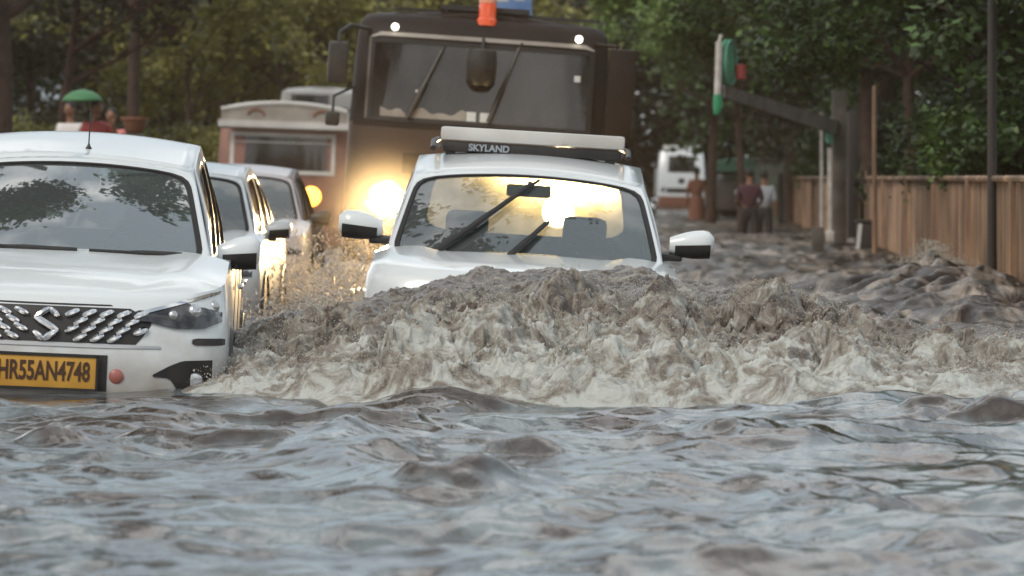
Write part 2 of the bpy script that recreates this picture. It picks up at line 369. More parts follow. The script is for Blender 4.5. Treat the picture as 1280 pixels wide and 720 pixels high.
# left bank where the wood stands, raised a little above the flood
bk = []
for y in np.linspace(30, 150, 40):
    row = []
    for x in np.linspace(0, 1, 14):
        X = -4.6-.022*y-x*26; row.append((X+.3*math.sin(y*.7+x*3), y, -.55+.95*min(1, x*9)+.15*math.sin(y*.4+x*9)))
    bk.append(row)
b_ = MB(); b_.grid(bk); tag(b_.build('left_bank_ground', M['earth']), kind='structure'); bpy.data.objects['left_bank_ground'].name = 'verge'
rb = []
for y in np.linspace(30, 190, 40):
    row = []
    for x in np.linspace(0, 1, 14):
        X = 3.0+.0375*y+.25+x*26; row.append((X, y, -.55+.6*min(1, x*9)+.1*math.sin(y*.4+x*9)))
    rb.append(row)
b_ = MB(); b_.grid(rb); tag(b_.build('terrain', M['earth']), kind='structure')

# ------------------------------------------------------------------ vehicles
def sup(t, W, D, p):
    a = t*PI/2; return W*math.sin(a)**(2/p) if t < 1 else W, D*(1-(math.cos(a)**(2/p) if t < 1 else 0))
def outline(W, y0, D, L, Dr=.25, p=2.7, nt=14, nside=26):
    pts = []
    for i in range(nt+1):
        x, y = sup((i/nt)**.9, W, D, p); pts.append((x, y0+y))
    ya, yb = y0+D, L-Dr
    for i in range(1, nside): pts.append((W, ya+(yb-ya)*i/nside))
    for i in range(9):
        x, y = sup(1-i/8, W, Dr, p); pts.append((x, L-y))
    return pts
def lv(levels, z):
    if z <= levels[0][0]: return levels[0][1:]
    for a, b in zip(levels, levels[1:]):
        if z <= b[0]:
            k = (z-a[0])/(b[0]-a[0]); return tuple(a[i]+(b[i]-a[i])*k for i in (1, 2, 3))
    return levels[-1][1:]
def yfront(levels, x, z, p=2.7):
    W, y0, D = lv(levels, z); q = min(.9995, abs(x)/W)
    # invert superellipse
    return y0+D*(1-(1-q**p)**(1/p))
def piece(mb, S, xs, zt, zb, off=.006, nz=6, mi=0, n=14, back=.01):
    """a panel lying on the front surface S, between two curves; xs,zt,zb are keyed lists"""
    X = np.linspace(xs[0], xs[-1], n); T = np.interp(X, xs, zt); B = np.interp(X, xs, zb)
    rows = []
    for j in range(nz+1):
        rows.append([(x, yfront(S, x, t+(b-t)*j/nz)-off, t+(b-t)*j/nz) for x, t, b in zip(X, T, B)])
    mb.grid(rows, mi=mi)
    rim = rows[0]+[r[-1] for r in rows[1:]]+rows[-1][::-1][1:]+[r[0] for r in rows[::-1][1:]]
    mb.grid([rim, [(p[0], p[1]+off+back, p[2]) for p in rim]], closed=True, mi=mi)
    return mb
def patch_window(frame, glass, gasket, P, u0, u1, v0, v1, mu, mv, rad=.25, inset=.008, n=10):
    """frame = body colour ring from the outer rectangle to a rounded hole, glass fills the hole. P(u,v)->Vector"""
    a0, a1, b0, b1 = u0+mu[0], u1-mu[1], v0+mv[0], v1-mv[1]
    outer = []; inner = []; cu, cv = (a0+a1)/2, (b0+b1)/2; ru, rv = (a1-a0)/2, (b1-b0)/2
    per = [(-1+2*i/n, -1) for i in range(n)]+[(1, -1+2*i/n) for i in range(n)]+[(1-2*i/n, 1) for i in range(n)]+[(-1, 1-2*i/n) for i in range(n)]
    for (s, t) in per:
        outer.append((u0+(s+1)/2*(u1-u0), v0+(t+1)/2*(v1-v0)))
        m = max(abs(s), abs(t)); e = 1/rad*1.6
        k = m/((abs(s)**e+abs(t)**e)**(1/e)); inner.append((cu+s*k*ru, cv+t*k*rv))
    rows = []
    for j in range(4):
        k = j/3; rows.append([P(o[0]+(i[0]-o[0])*k, o[1]+(i[1]-o[1])*k) for o, i in zip(outer, inner)])
    frame.grid(rows, closed=True)
    e = .002
    def N(u, v):
        d1 = P(u+e, v)-P(u-e, v); d2 = P(u, v+e)-P(u, v-e); c = d1.cross(d2); return c.normalized() if c.length > 0 else Vector((0, 0, 1))
    cin = Vector((0, P(.5*(u0+u1), .5*(v0+v1)).y+.0, .6))
    def inn(u, v, d):
        p = P(u, v); nn = N(u, v)
        if nn.dot(IC-p) < 0: nn = -nn
        return p+nn*d
    IC = patch_window.center
    g0 = [inn(u, v, -.002) for u, v in inner]; sc_ = .965
    i2 = [(cu+(u-cu)*sc_, cv+(v-cv)*sc_) for u, v in inner]
    g1 = [inn(u, v, -.002) for u, v in i2]; g2 = [inn(u, v, inset+.004) for u, v in i2]; g00 = [inn(u, v, .01) for u, v in inner]
    gasket.grid([g00, g0, g1, g2], closed=True)
    rows = []
    for j in range(7):
        k = 1-j/6; rows.append([inn(cu+(u-cu)*k, cv+(v-cv)*k, inset) for u, v in i2])
    glass.grid(rows, closed=True)
patch_window.center = Vector((0, 2, .9))

def make_car(P, root):
    L = P['L']; lev = P['levels']; pw = P.get('p', 2.7); yc = P['yc']; ztop_f = lev[-1][0]; zc = P['zcowl']
    wb, wt = P['wb'], P['wt']; yt, zt = P['yt'], P['zt']; yrb, yrt = P['yrb'], P['yrt']; zr = P.get('zr', zt)
    paint = P['paint']; y0t = lev[-1][2]
    zs = lambda y: ztop_f+(zc-ztop_f)*min(1, max(0, (y-y0t)/(yc-y0t)))**P.get('bow_k', .75)
    body = MB(); rings = []
    for (z, W, y0, D) in lev:
        o = outline(W, y0, D, L, p=pw); rings.append([(x, y, z if (z, W, y0, D) != lev[-1] else zs(y)) for x, y in o])
    # flare: rings below scale with y so that shoulder height grows backwards
    zl0 = lev[-2][0]
    mids = []
    a, b = rings[-2], rings[-1]
    for k in (.33, .66): mids.append([tuple(p+(q-p)*k for p, q in zip(A, B)) for A, B in zip(a, b)])
    rings = rings[:-1]+mids+[rings[-1]]
    for sgn in (1, -1): body.grid([[(sgn*x, y, z) for x, y, z in r] for r in rings])
    top = rings[-1]; hood = MB(); n = 20; cz = P.get('crown', .05)
    rows = []; rear_rows = []
    for (x, y, z) in top:
        if y <= yc+.08:
            s = max(0, min(1, (y-y0t)/(yc-y0t))); row = []
            for i in range(n+1):
                f = -1+2*i/n; af = abs(f); c = cz*(1-f*f)*min(1, s/.3)**.5
                c += P.get('crease', .02)*sstep(.55, .72, af)*(1-sstep(.86, 1, af))*min(1, s*3)
                row.append((f*x, y, z+float(c)))
            rows.append(row)
        else: rear_rows.append((x, y, z))
    body.grid(rows)
    # belt ledge
    led = [(x, y, z) for x, y, z in rear_rows if y < yrb]
    for sgn in (1, -1): body.grid([[(sgn*x, y, z) for x, y, z in led], [(sgn*(wb-.02), y, z+.015) for x, y, z in led]])
    # tail deck
    tl = [(x, y, z) for x, y, z in rear_rows if y >= yrb-.1]
    body.grid([[(f*x, y, z) for f in np.linspace(-1, 1, 9)] for x, y, z in tl])
    bo = body.build('body', paint, root, angle=35)
    # cabin
    bow = P.get('bow', .10); cr_ = P.get('rcrown', .05)
    hump = P.get('hump', .1)
    def zt_s(s): return zt+hump*math.sin(min(1, s/.45)*PI/2)-(zt+hump-zr)*sstep(.5, 1, s)
    def WS(u, v):
        hw = wb+(wt-wb)*v; c = 1-u*u
        return Vector((u*hw, yc+(yt-yc)*v-bow*c*(1-.5*v)-.02*math.sin(v*PI), zc-.01+(zt-zc+.01)*v+cr_*c*v+.025*math.sin(v*PI)*(0.3+.7*c)))
    def SD(sg):
        def f(s, v):
            y = (yc+(yrb-yc)*s)*(1-v)+(yt+(yrt-yt)*s)*v
            return Vector((sg*(wb+(wt-wb)*v+.02*math.sin(v*PI)), y, zc+.0+(float(zt_s(s))-zc)*v))
        return f
    def RR(u, v):
        hw = wb+(wt-wb)*v; c = 1-u*u
        return Vector((u*hw, yrb+(yrt-yrb)*v+.08*c, zc+(float(zt_s(1))-zc)*v+cr_*c*v))
    cab = MB(); wsg = MB(); gk = MB(); patch_window.center = Vector((0, (yc+yrb)/2, zc-.1))
    patch_window(cab, wsg, gk, WS, -1, 1, 0, 1, (P.get('ws_m', .045),)*2, (.0, P.get('ws_top', .05)), rad=P.get('ws_rad', .15), n=14)
    sg_ = []
    br = P.get('breaks', (0.02, .42, .74, 1.0))
    for sgn in (-1, 1):
        f = SD(sgn)
        for a_, b2 in zip(br, br[1:]):
            g = MB(); patch_window(cab, g, gk, f, a_, b2, 0, 1, (.02 if a_ > .1 else .05, .02), (.03, .14), rad=.3); sg_.append(g)
    rg = MB(); patch_window(cab, rg, gk, RR, -1, 1, 0, 1, (.12, .12), (.15, .12), rad=.3, n=12)
    rows = []
    for j in range(19):
        s = j/18; row = []
        for i in range(17):
            u = -1+i/8; y = yt+(yrt-yt)*s; c = 1-u*u
            yy = y-bow*.5*c*(1-min(1, s*3))+.08*c*max(0, (s-.8)*5)
            row.append((u*wt, yy, float(zt_s(s))+cr_*c))
        rows.append(row)
    cab.grid(rows)
    cab.build('cabin_shell', paint, root, angle=50, solid=.02)
    wso = wsg.build('windscreen', M[P.get('wsm', 'ws')], root)
    for g in sg_: g.build('side_window', M['sideg'], root)
    rg.build('rear_window', P.get('rearglass', M['sideg']), root)
    gk.build('window_seal', M['rubber'], root)
    cw = MB(); cw.tube([WS(u, .012)+Vector((0, -.012, .004)) for u in np.linspace(-.93, .93, 17)], .024, 6); cw.build('cowl_strip', M['black'], root)
    # interior
    it = MB(); it.box((0, (yc+yrb)/2, .35), (2*wb-.1, yrb-yc, .1))
    it.box((0, yc+.18, zc-.10), (2*wb-.12, .5, .16), bev=.05)
    it.build('dashboard', M['darkin'], root)
    st = MB()
    for sx in (-.37, .37):
        for yy in (yc+1.15, yc+2.1):
            st.box((sx, yy, .75), (.5, .16, .62), rot=Matrix.Rotation(R(-12), 3, 'X').to_euler(), bev=.05)
            st.box((sx, yy+.08, zc+.17), (.26, .1, .17), bev=.04)
            st.box((sx, yy-.3, .5), (.5, .5, .14), bev=.04)
    st.build('seats', M['seat'], root); bpy.data.objects['seats'].name = 'seat'
    sw = MB()
    ring = [(.36+.18*math.cos(2*PI*k/24), yc+.52+.06*math.sin(2*PI*k/24), zc+.0+.17*math.sin(2*PI*k/24)) for k in range(25)]
    sw.tube(ring, .014, 6); sw.build('steering_wheel', M['black'], root)
    # mirror inside
    im = MB(); p = WS(0, .86); im.box((p.x, p.y+.08, p.z-.055), (.27, .04, .075), bev=.015); im.tube([(p.x, p.y+.02, p.z+.0), (p.x, p.y+.07, p.z-.04)], .01)
    im.build('rear_view_mirror', M['silver'], root)
    # wheels
    for (yy) in P.get('wheels', (.85, L-.8)):
        for sgn in (-1, 1):
            wx = sgn*(lev[2][1]-.10)
            t_ = MB(); t_.lathe([(.19, -.1), (.30, -.1), (.325, -.07), (.325, .07), (.30, .1), (.19, .1)], (wx, yy, .31), 'x', 28)
            tw = t_.build('wheel', M['rubber'], root)
            r_ = MB(); r_.lathe([(.19, -.105), (.17, -.06), (.05, -.06), (.05, -.11) if sgn < 0 else (.05, .11), (.17, .06), (.19, .105)], (wx, yy, .31), 'x', 20); r_.build('rim', M['dchrome'], tw)
            ar = MB(); ar.tube([(sgn*(lev[2][1]+.003), yy+.38*math.cos(a_), .31+.40*math.sin(a_)) for a_ in np.linspace(0, PI, 15)], .018, 6)
            ap = [(sgn*(lev[2][1]-.0+.004), yy+.37*math.cos(a_), .31+.39*math.sin(a_)) for a_ in np.linspace(-.3, PI+.3, 19)]
            c0 = (sgn*(lev[2][1]+.004), yy, .25)
            ar.add([c0]+ap, [(0, i, i+1) for i in range(1, len(ap))]); ar.build('wheel_arch', M['black'], root)
    return dict(WS=WS, SD=SD, zt_s=zt_s, zs=zs)

def car_mirror(root, c, sgn, paint, w_=.23, h_=.15, d=.14):
    m = MB(); x, y, z = c
    rows = []
    for i in range(9):        # lofted pod, thicker at the outer end
        k = i/8; a = (.55+.45*math.sin(min(1, k*1.5)*PI/2))*(1 if k < .85 else (1-(k-.85)*3.2))
        rows.append([(x+sgn*(k*w_), y-.02+.02*k+d/2*a*math.cos(t), z+.02*k+h_/2*a*math.copysign(abs(math.sin(t))**.75, math.sin(t))) for t in np.linspace(0, 2*PI, 17)[:-1]])
    m.grid(rows, closed=True); m.add(rows[0], [tuple(range(16))]); m.add(rows[-1], [tuple(range(16))])
    o = m.build('door_mirror', paint, root, angle=60)
    l = MB(); l.box((x+sgn*.0, y, z-h_*.45), (.16, .08, .045), bev=.015); l.tube([(x+sgn*.02, y, z-h_*.4), (x-sgn*.12, y+.05, z-h_*.55)], .028, 8); l.build('mirror_base', M['black'], o)
    lo = MB(); rows = []
    for i in range(7):
        k = .12+.8*i/6; a = .62+.4*math.sin(min(1, k*1.5)*PI/2)
        rows.append([(x+sgn*(k*w_), y-.02+.02*k+d/2*a*math.cos(t), z+.02*k+h_/2*a*1.0*math.copysign(abs(math.sin(t))**.75, math.sin(t))-.004) for t in np.linspace(PI*1.0, PI*2.0, 11)])
    lo.grid(rows); lo.build('mirror_underside', M['black'], o)
    return o
def wiper(root, WS, u0, v0, u1, v1, name='wiper', lift=.02, th=.011):
    m = MB(); pts = []
    for k in np.linspace(0, 1, 8):
        p = WS(u0+(u1-u0)*k, v0+(v1-v0)*k); pts.append(Vector((p.x, p.y-lift-.012*math.sin(k*PI), p.z+lift*.9)))
    m.tube(pts, [th*1.5]*4+[th]*4, 6)
    o = m.build(name, M['black'], root)
    b = MB(); pts = []
    for k in np.linspace(0, 1, 8):
        q = .25+.85*k; p = WS(u0+(u1-u0)*q, v0+(v1-v0)*q+.0); pts.append(Vector((p.x, p.y-.008, p.z+.008)))
    b.tube(pts, .010, 5); b.build('wiper_blade', M['rubber'], o); return o
def text_obj(name, s, size, m, parent, loc, rot, sx=1.0, ext=.002, bold=0.0):
    cu = bpy.data.curves.new(name, 'FONT'); cu.body = s; cu.size = size; cu.extrude = ext; cu.align_x = 'CENTER'; cu.align_y = 'CENTER'; cu.offset = bold
    cu.materials.append(m); t_ = bpy.data.objects.new('tmp', cu); C.objects.link(t_); bpy.context.view_layer.update()
    me = bpy.data.meshes.new_from_object(t_.evaluated_get(bpy.context.evaluated_depsgraph_get())); bpy.data.objects.remove(t_)
    me.materials.clear(); me.materials.append(m)
    o = bpy.data.objects.new(name, me); C.objects.link(o); o.parent = parent; o.location = loc; o.rotation_euler = rot; o.scale = (sx, 1, 1)
    return o

# ---- white MPV in front, left
mpv = thing('minivan', 'white minivan with yellow number plate and chrome-studded grille, wading at the left edge', 'car', (-2.27, 19.2, -.39), (0, R(2.6), R(2.8)))
Lm = [(.20, .78, .10, .30), (.30, .84, .03, .38), (.46, .868, .0, .42), (.60, .87, .0, .42), (.70, .868, .02, .42), (.80, .86, .045, .45), (.865, .84, .085, .50)]
PM = dict(L=4.4, levels=Lm, yc=1.12, zcowl=1.05, wb=.75, wt=.615, yt=1.86, zt=1.50, yrb=4.15, yrt=3.95, paint=M['white'], wsm='ws2', crown=.045, hump=.145, zr=1.55, rcrown=.05, ws_top=.06, bow=.14, breaks=(.04, .36, .66, 1.0))
gm = make_car(PM, mpv)
# fascia
g = MB(); piece(g, Lm, [-.50, -.44, .44, .50], [.818, .826, .826, .818], [.75, .655, .655, .75], off=.002, n=30); gr = g.build('grille', M['black'], mpv)
st = MB()
def stud(mb, S, x0, z0, x1, z1, r, off=.012):
    pts = [(x0+(x1-x0)*k, yfront(S, x0+(x1-x0)*k, z0+(z1-z0)*k)-off, z0+(z1-z0)*k) for k in np.linspace(0, 1, 5)]
    mb.tube(pts, [r*.55, r, r, r, r*.5], 7)
for row in range(4):
    zz = .680+row*.0385
    for k in range(-6, 7):
        x = k*.082+(.041 if row % 2 else 0)
        if abs(x) > .47-(.06 if row == 0 else 0) or abs(x) < .095: continue
        sg = 1 if x > 0 else -1
        stud(st, Lm, x-sg*.034, zz-.013, x+sg*.032, zz+.015, .0155)
st.build('chrome_studs', M['chrome'], gr)
em = MB()   # slanting chrome badge: an S of two hooked strokes
for a_, b2 in (((-.048, .800), (.048, .716)), ((-.048, .764), (.048, .680)), ((-.048, .800), (-.048, .764)), ((.048, .716), (.048, .680))): pass
for zz, (xa, xb) in ((.800, (-.005, .052)), ): pass
S1 = [(.060, .778), (.012, .815), (-.058, .768), (.050, .706)]
S2 = [(-.060, .702), (-.012, .665), (.058, .712), (-.050, .774)]
for Sx in (S1, S2):
    stud(em, Lm, Sx[1][0], Sx[1][1], Sx[2][0], Sx[2][1], .014, off=.02)
    for a_, b2 in zip(Sx, Sx[1:]): stud(em, Lm, a_[0], a_[1], b2[0], b2[1], .016, off=.02)
em.build('badge', M['chrome'], mpv)
g = MB(); piece(g, Lm, [-.55, -.30, .30, .55], [.652, .650, .650, .652], [.640, .634, .634, .640], off=.006, n=20); g.build('grille_trim', M['dchrome'], mpv)
g = MB(); piece(g, Lm, [-.81, -.5, 0, .5, .81], [.866, .842, .840, .842, .866], [.860, .834, .832, .834, .860], off=.002, n=30, nz=1); g.build('bonnet_gap', M['rubber'], mpv)
for sg in (-1, 1):
    xs = [.43, .50, .62, .76, .835]; zt_ = [.808, .832, .866, .908, .925]; zb_ = [.770, .768, .742, .744, .775]
    if sg < 0: xs = [-x for x in xs[::-1]]; zt_ = zt_[::-1]; zb_ = zb_[::-1]
    g = MB(); piece(g, Lm, xs, zt_, zb_, off=.020, n=22, nz=8, back=.03); h = g.build('headlight', M['lamp_dark'], mpv)
    g = MB(); piece(g, Lm, xs, zt_, [z-.016 for z in zt_], off=.028, n=22, nz=2); g.build('light_strip', M['chrome'], h)
    for (x, z, r) in ((.60, .80, .027), (.70, .82, .038), (.79, .845, .03)):
        l = MB(); y = yfront(Lm, sg*x, z); l.ball((sg*x, y-.010, z), (r, r*.75, r), 14); l.build('lamp_lens', M['lens'] if r > .03 else M['dchrome'], h)
    xs = [.52, .60, .66, .80]; zt_ = [.515, .56, .585, .59]; zb_ = [.505, .50, .41, .40]
    if sg < 0: xs = [-x for x in xs[::-1]]; zt_ = zt_[::-1]; zb_ = zb_[::-1]
    g = MB(); piece(g, Lm, xs, zt_, zb_, off=.005, n=14); h = g.build('fog_lamp_recess', M['black'], mpv)
    l = MB(); y = yfront(Lm, sg*.72, .49); l.lathe([(.0, -.02), (.035, -.016), (.042, 0), (.042, .03)], (sg*.72, y, .49), 'y', 18); l.build('fog_lamp', M['lens'], h)
    xs = [.70, .72, .84, .855]; zt_ = [.688, .694, .694, .69]; zb_ = [.668, .660, .660, .664]
    if sg < 0: xs = [-x for x in xs[::-1]]; zt_ = zt_[::-1]; zb_ = zb_[::-1]
    g = MB(); piece(g, Lm, xs, zt_, zb_, off=.006, n=12, nz=2); g.build('bumper_slot', M['black'], mpv)
    l = MB(); y = yfront(Lm, sg*.345, .50); l.lathe([(.0, -.012), (.026, -.010), (.036, -.002), (.036, .02)], (sg*.345, y, .50), 'y', 16); l.build('parking_sensor', M['sensor'], mpv)
g = MB(); piece(g, Lm, [-.3, .3], [.60, .60], [.425, .425], off=.004, n=10); g.build('plate_recess', M['black'], mpv)
g = MB(); g.box((0, -.022, .512), (.50, .012, .155), bev=.004); pl = g.build('number_plate', M['plate'], mpv)
g = MB()
for dx, dz, wx, wz in ((0, .080, .52, .01), (0, -.080, .52, .01), (-.255, 0, .01, .17), (.255, 0, .01, .17)): g.box((dx, -.026, .512+dz), (wx, .016, wz))
g.build('plate_frame', M['rubber'], pl)
text_obj('plate_text', 'HR55AN4748', .128, M['letters'], pl, (0, -.030, .512), (R(90), 0, 0), .60, .002, .003)
car_mirror(mpv, (.77, 1.55, 1.08), 1, M['white'], w_=.22, h_=.17); car_mirror(mpv, (-.77, 1.55, 1.08), -1, M['white'], w_=.22, h_=.17)
wiper(mpv, gm['WS'], .10, .03, -.72, .05); wiper(mpv, gm['WS'], .80, .03, .18, .035)
a = MB(); p = (.05, 2.02, 1.585); a.lathe([(.022, -.02), (.02, .01), (.008, .03), (.005, .04)], p, 'z', 10); a.tube([(p[0], p[1], p[2]+.03), (p[0], p[1]+.06, p[2]+.22)], .004, 5); a.build('antenna', M['black'], mpv)
# door lines and handle on the side
for sg in (1, -1):
    for yy in (1.35, 2.35, 3.3):
        dl = MB(); dl.box((sg*.872, yy, .72), (.004, .01, .62)); dl.build('door_gap', M['rubber'], mpv)
    for yy in (2.15, 3.1):
        dh = MB(); dh.box((sg*.885, yy, .90), (.03, .2, .03), bev=.01); dh.build('door_handle', M['chrome'], mpv)

# ---- white SUV in the middle
suv = thing('sport_utility_vehicle', 'white SUV with white roof bar pushing a bow wave, wipers up on its windscreen', 'car', (.02, 22.35, -.40), (0, R(3.4), 0))
Ls = [(.22, .82, .10, .30), (.36, .88, .03, .36), (.55, .90, .0, .38), (.75, .905, .01, .38), (.85, .90, .035, .40), (.895, .875, .075, .44)]
PS = dict(L=4.6, levels=Ls, yc=1.22, zcowl=.965, ws_m=.03, wb=.82, wt=.695, yt=2.02, zt=1.435, yrb=4.4, yrt=4.05, paint=M['white'], crown=.04, crease=.03, hump=.12, zr=1.55, rcrown=.055, ws_top=.05, bow=.15, rearglass=M['rearws'], breaks=(.04, .38, .70, 1.0), bow_k=.9)
gs = make_car(PS, suv)
g = MB(); piece(g, Ls, [-.44, .44], [.80, .80], [.62, .62], off=.003, n=20); gr = g.build('grille', M['black'], suv)
g = MB()
for zz in (.77, .71, .66): piece(g, Ls, [-.42, .42], [zz+.012]*2, [zz-.012]*2, off=.012, n=20, nz=2)
g.build('grille_bars', M['chrome'], gr)
for sg in (-1, 1):
    xs = [.56, .66, .84]; zt_ = [.70, .71, .72]; zb_ = [.60, .59, .61]
    if sg < 0: xs = [-x for x in xs[::-1]]; zt_ = zt_[::-1]; zb_ = zb_[::-1]
    g = MB(); piece(g, Ls, xs, zt_, zb_, off=.006, n=16); h = g.build('headlight', M['lamp_dark'], suv)
    l = MB(); y = yfront(Ls, sg*.70, .65); l.ball((sg*.70, y, .65), (.04, .03, .04), 14); l.build('lamp_lens', M['lens'], h)
    car_mirror(suv, (sg*.86, 1.62, 1.10), sg, M['white'], w_=.265, h_=.165, d=.15)
    for yy in (2.3, 3.3):
        dh = MB(); dh.box((sg*.915, yy, .93), (.03, .2, .03), bev=.01); dh.build('door_handle', M['white'], suv)
g = MB(); g.box((0, -.02, .5), (.5, .012, .12), bev=.004); g.build('number_plate', M['plate'], suv)
wiper(suv, gs['WS'], -.62, .05, .02, .80, th=.014); wiper(suv, gs['WS'], -.12, .02, .14, .36, th=.014)
# roof bar
rbz = 1.665
rb_ = MB(); rb_.box((.01, 2.75, rbz+.035), (1.15, .26, .085), bev=.02); rbo = rb_.build('roof_bar', M['white2'], suv)
bb = MB(); bb.box((.01, 2.74, rbz-.045), (1.12, .20, .06), bev=.01)
for x in (-.5, .5): bb.box((x, 2.74, rbz-.08), (.06, .16, .05))
bb.build('bar_base', M['black'], rbo)
text_obj('bar_lettering', 'SKYLAND', .058, M['bag'], rbo, (-.26, 2.632, rbz-.047), (R(90), 0, 0), 1.0, .002, .002)
for sg in (-1, 1):
    rr = MB(); rr.tube([(sg*.60, 2.2, 1.60), (sg*.60, 2.35, 1.645), (sg*.60, 3.7, 1.67), (sg*.60, 3.85, 1.63)], .018, 8); rr.build('roof_rail', M['black'], suv)
cg = MB(); cg.ball((.0, 2.09, 1.50), (.0, .0, .0), 4)

# ---- bus behind
BX, BY = -.47, 38.5
bus = thing('bus', 'tall orange and dark brown bus with one glaring headlamp behind the white SUV', 'bus', (BX, BY, -.5), (0, R(3.9), R(.6)))
Lb = [(.35, 1.20, .05, .25), (.6, 1.25, .0, .28), (1.9, 1.25, .0, .28), (2.02, 1.25, .01, .28), (2.85, 1.22, .10, .30), (3.0, 1.205, .17, .32), (3.07, 1.15, .24, .34), (3.10, 1.05, .34, .36)]
def hull(levels, L, mat_, parent, name='body', crown=.05, p=3.2, z0=None, z1=None, cap=True):
    mb = MB(); rs = [[(x, y, z) for x, y in outline(W, y0, D, L, p=p)] for z, W, y0, D in levels]
    for sg in (1, -1): mb.grid([[(sg*x, y, z) for x, y, z in r] for r in rs])
    if cap: mb.grid([[(f*x, y, z+crown*(1-f*f)) for f in np.linspace(-1, 1, 13)] for x, y, z in rs[-1]])
    return mb.build(name, mat_, parent, angle=40)
hull(Lb[:4], 10.5, M['orange_bus'], bus, 'lower_body', cap=False, p=2.7)
hull(Lb[3:], 10.5, M['brown_bus'], bus, 'upper_body', p=2.7)
g = MB(); piece(g, Lb, [-1.04, -1.02, 1.02, 1.04], [2.78, 2.80, 2.80, 2.78], [2.08]*4, off=.012, n=26, nz=10); bw = g.build('windscreen', M['busglass'], bus)
g = MB()
for (xs, a_, b2) in (([-1.09, 1.09], 2.84, 2.80), ([-1.09, 1.09], 2.08, 2.04)): piece(g, Lb, xs, [a_]*2, [b2]*2, off=.02, n=26, nz=2)
for x in (-1.065, 1.065): piece(g, Lb, [x-.025, x+.025], [2.82]*2, [2.05]*2, off=.02, n=3, nz=8)
g.build('windscreen_rubber', M['rubber'], bw)
g = MB(); piece(g, Lb, [-1.08, -1.0, 1.0, 1.08], [2.86, 2.905, 2.905, 2.86], [2.845, 2.865, 2.865, 2.845], off=.02, n=26, nz=2); g.build('pale_trim', M['tarp'], bus)
g = MB(); piece(g, Lb, [-1.10, -1.075], [2.85, 2.85], [2.06, 2.06], off=.026, n=3, nz=8); g.build('side_trim', M['concrete'], bus)
g = MB(); piece(g, Lb, [-1.2, 1.2], [2.035]*2, [1.99]*2, off=.01, n=26, nz=2); g.build('waist_strip', M['brown_bus'], bus)
g = MB(); piece(g, Lb, [-.7, .7], [1.75]*2, [1.55]*2, off=.01, n=16, nz=2); g.build('front_panel', M['brown_bus'], bus)
def bws(u, v): z = 2.08+.72*v; x = 1.03*u; return Vector((x, yfront(Lb, x, z)-.012, z))
wiper(bus, bws, -.66, -.02, -.38, .90, th=.02, lift=.03); wiper(bus, bws, .10, -.02, .34, 1.0, th=.02, lift=.03)
dr = MB(); dr.lathe([(.08, .17), (.13, .155), (.145, .04), (.14, -.12), (.09, -.18)], (0.0, -.14, 2.62), 'z', 18); dr.tube([(0, -.12, 2.75), (0, .08, 2.9)], .015)
dr.build('front_mirror', M['black'], bus)
for x in (-.07, .06):
    g = MB(); piece(g, Lb, [x-.045, x+.045], [2.18]*2, [2.09]*2, off=.018, n=3, nz=2); g.build('sticker', M['sticker'], bw)
g = MB(); piece(g, Lb, [.90, .96], [2.60]*2, [2.54]*2, off=.018, n=3, nz=2); g.build('sticker', M['sticker'], bw)
g = MB(); piece(g, Lb, [-.62, -.57], [2.36]*2, [2.335]*2, off=.018, n=3, nz=2); g.build('sticker', M['sticker'], bw)
ct = MB(); rows = []
for x in np.linspace(-.95, -.12, 22): rows.append([(x, yfront(Lb, x, 2.1)-.016, 2.09), (x, yfront(Lb, x, 2.15)-.018, 2.12+.05*abs(math.sin(x*9))+.025*math.sin(x*31))])
ct.grid(rows); ct.build('dashboard_cloth', M['tarp'], bw)
for x in (-.86, .92):
    g = MB(); g.ball((x, .14, 2.955), (.035, .03, .035), 12); g.build('marker_lamp', M['marker'], bus)
rk = MB()
rk.box((.0, .62, 3.19), (.86, .5, .05)); rk.box((.12, .5, 3.15), (2.0, .04, .03))
for x in (-.38, .38): rk.box((x, .6, 3.15), (.05, .4, .1))
rk.build('roof_rack', M['black'], bus)
g = MB(); g.lathe([(.10, 0), (.10, .06), (.085, .075), (.085, .20), (.08, .22)], (.02, .27, 3.03), 'z', 20); be = g.build('beacon', M['beacon'], bus)
g = MB(); g.lathe([(.088, .0), (.088, .035), (.05, .05)], (.02, .27, 3.25), 'z', 20); g.build('beacon_cap', M['beacon_cap'], be)
# bus mirrors
mr = MB(); mr.tube([(-1.10, .25, 2.92), (-1.28, .02, 2.94), (-1.38, -.08, 2.86), (-1.38, -.10, 2.76)], .02, 8); mr.box((-1.38, -.10, 2.57), (.19, .10, .40), bev=.03); mr.build('side_mirror', M['black'], bus)
mr = MB(); mr.tube([(1.10, .25, 2.92), (1.3, .05, 2.9)], .02, 8); mr.box((1.345, -.05, 2.46), (.26, .12, .84), bev=.03); mr.build('side_mirror', M['brown_bus'], bus)
lo_ = MB(); lo_.tube([(-1.23, .3, 2.35), (-1.40, .0, 2.25), (-1.40, -.02, 2.1)], .014, 6); lo_.box((-1.40, -.02, 2.03), (.14, .06, .14), bev=.03); lo_.build('small_mirror', M['black'], bus)
for sg in (1, -1):
    for k in range(7):
        g = MB(); g.box((sg*1.247, 1.3+k*1.25, 2.38), (.012, 1.1, .62)); g.build('side_window', M['busglass'], bus)
    for yy in (2.3, 8.0):
        g = MB(); g.lathe([(.25, -.14), (.46, -.14), (.48, -.1), (.48, .1), (.46, .14), (.25, .14)], (sg*1.08, yy, .48), 'x', 26); tw = g.build('wheel', M['rubber'], bus)
        g = MB(); g.lathe([(.25, -.145), (.2, -.05), (.2, .05), (.25, .145)], (sg*1.08, yy, .48), 'x', 20); g.build('rim', M['dchrome'], tw)
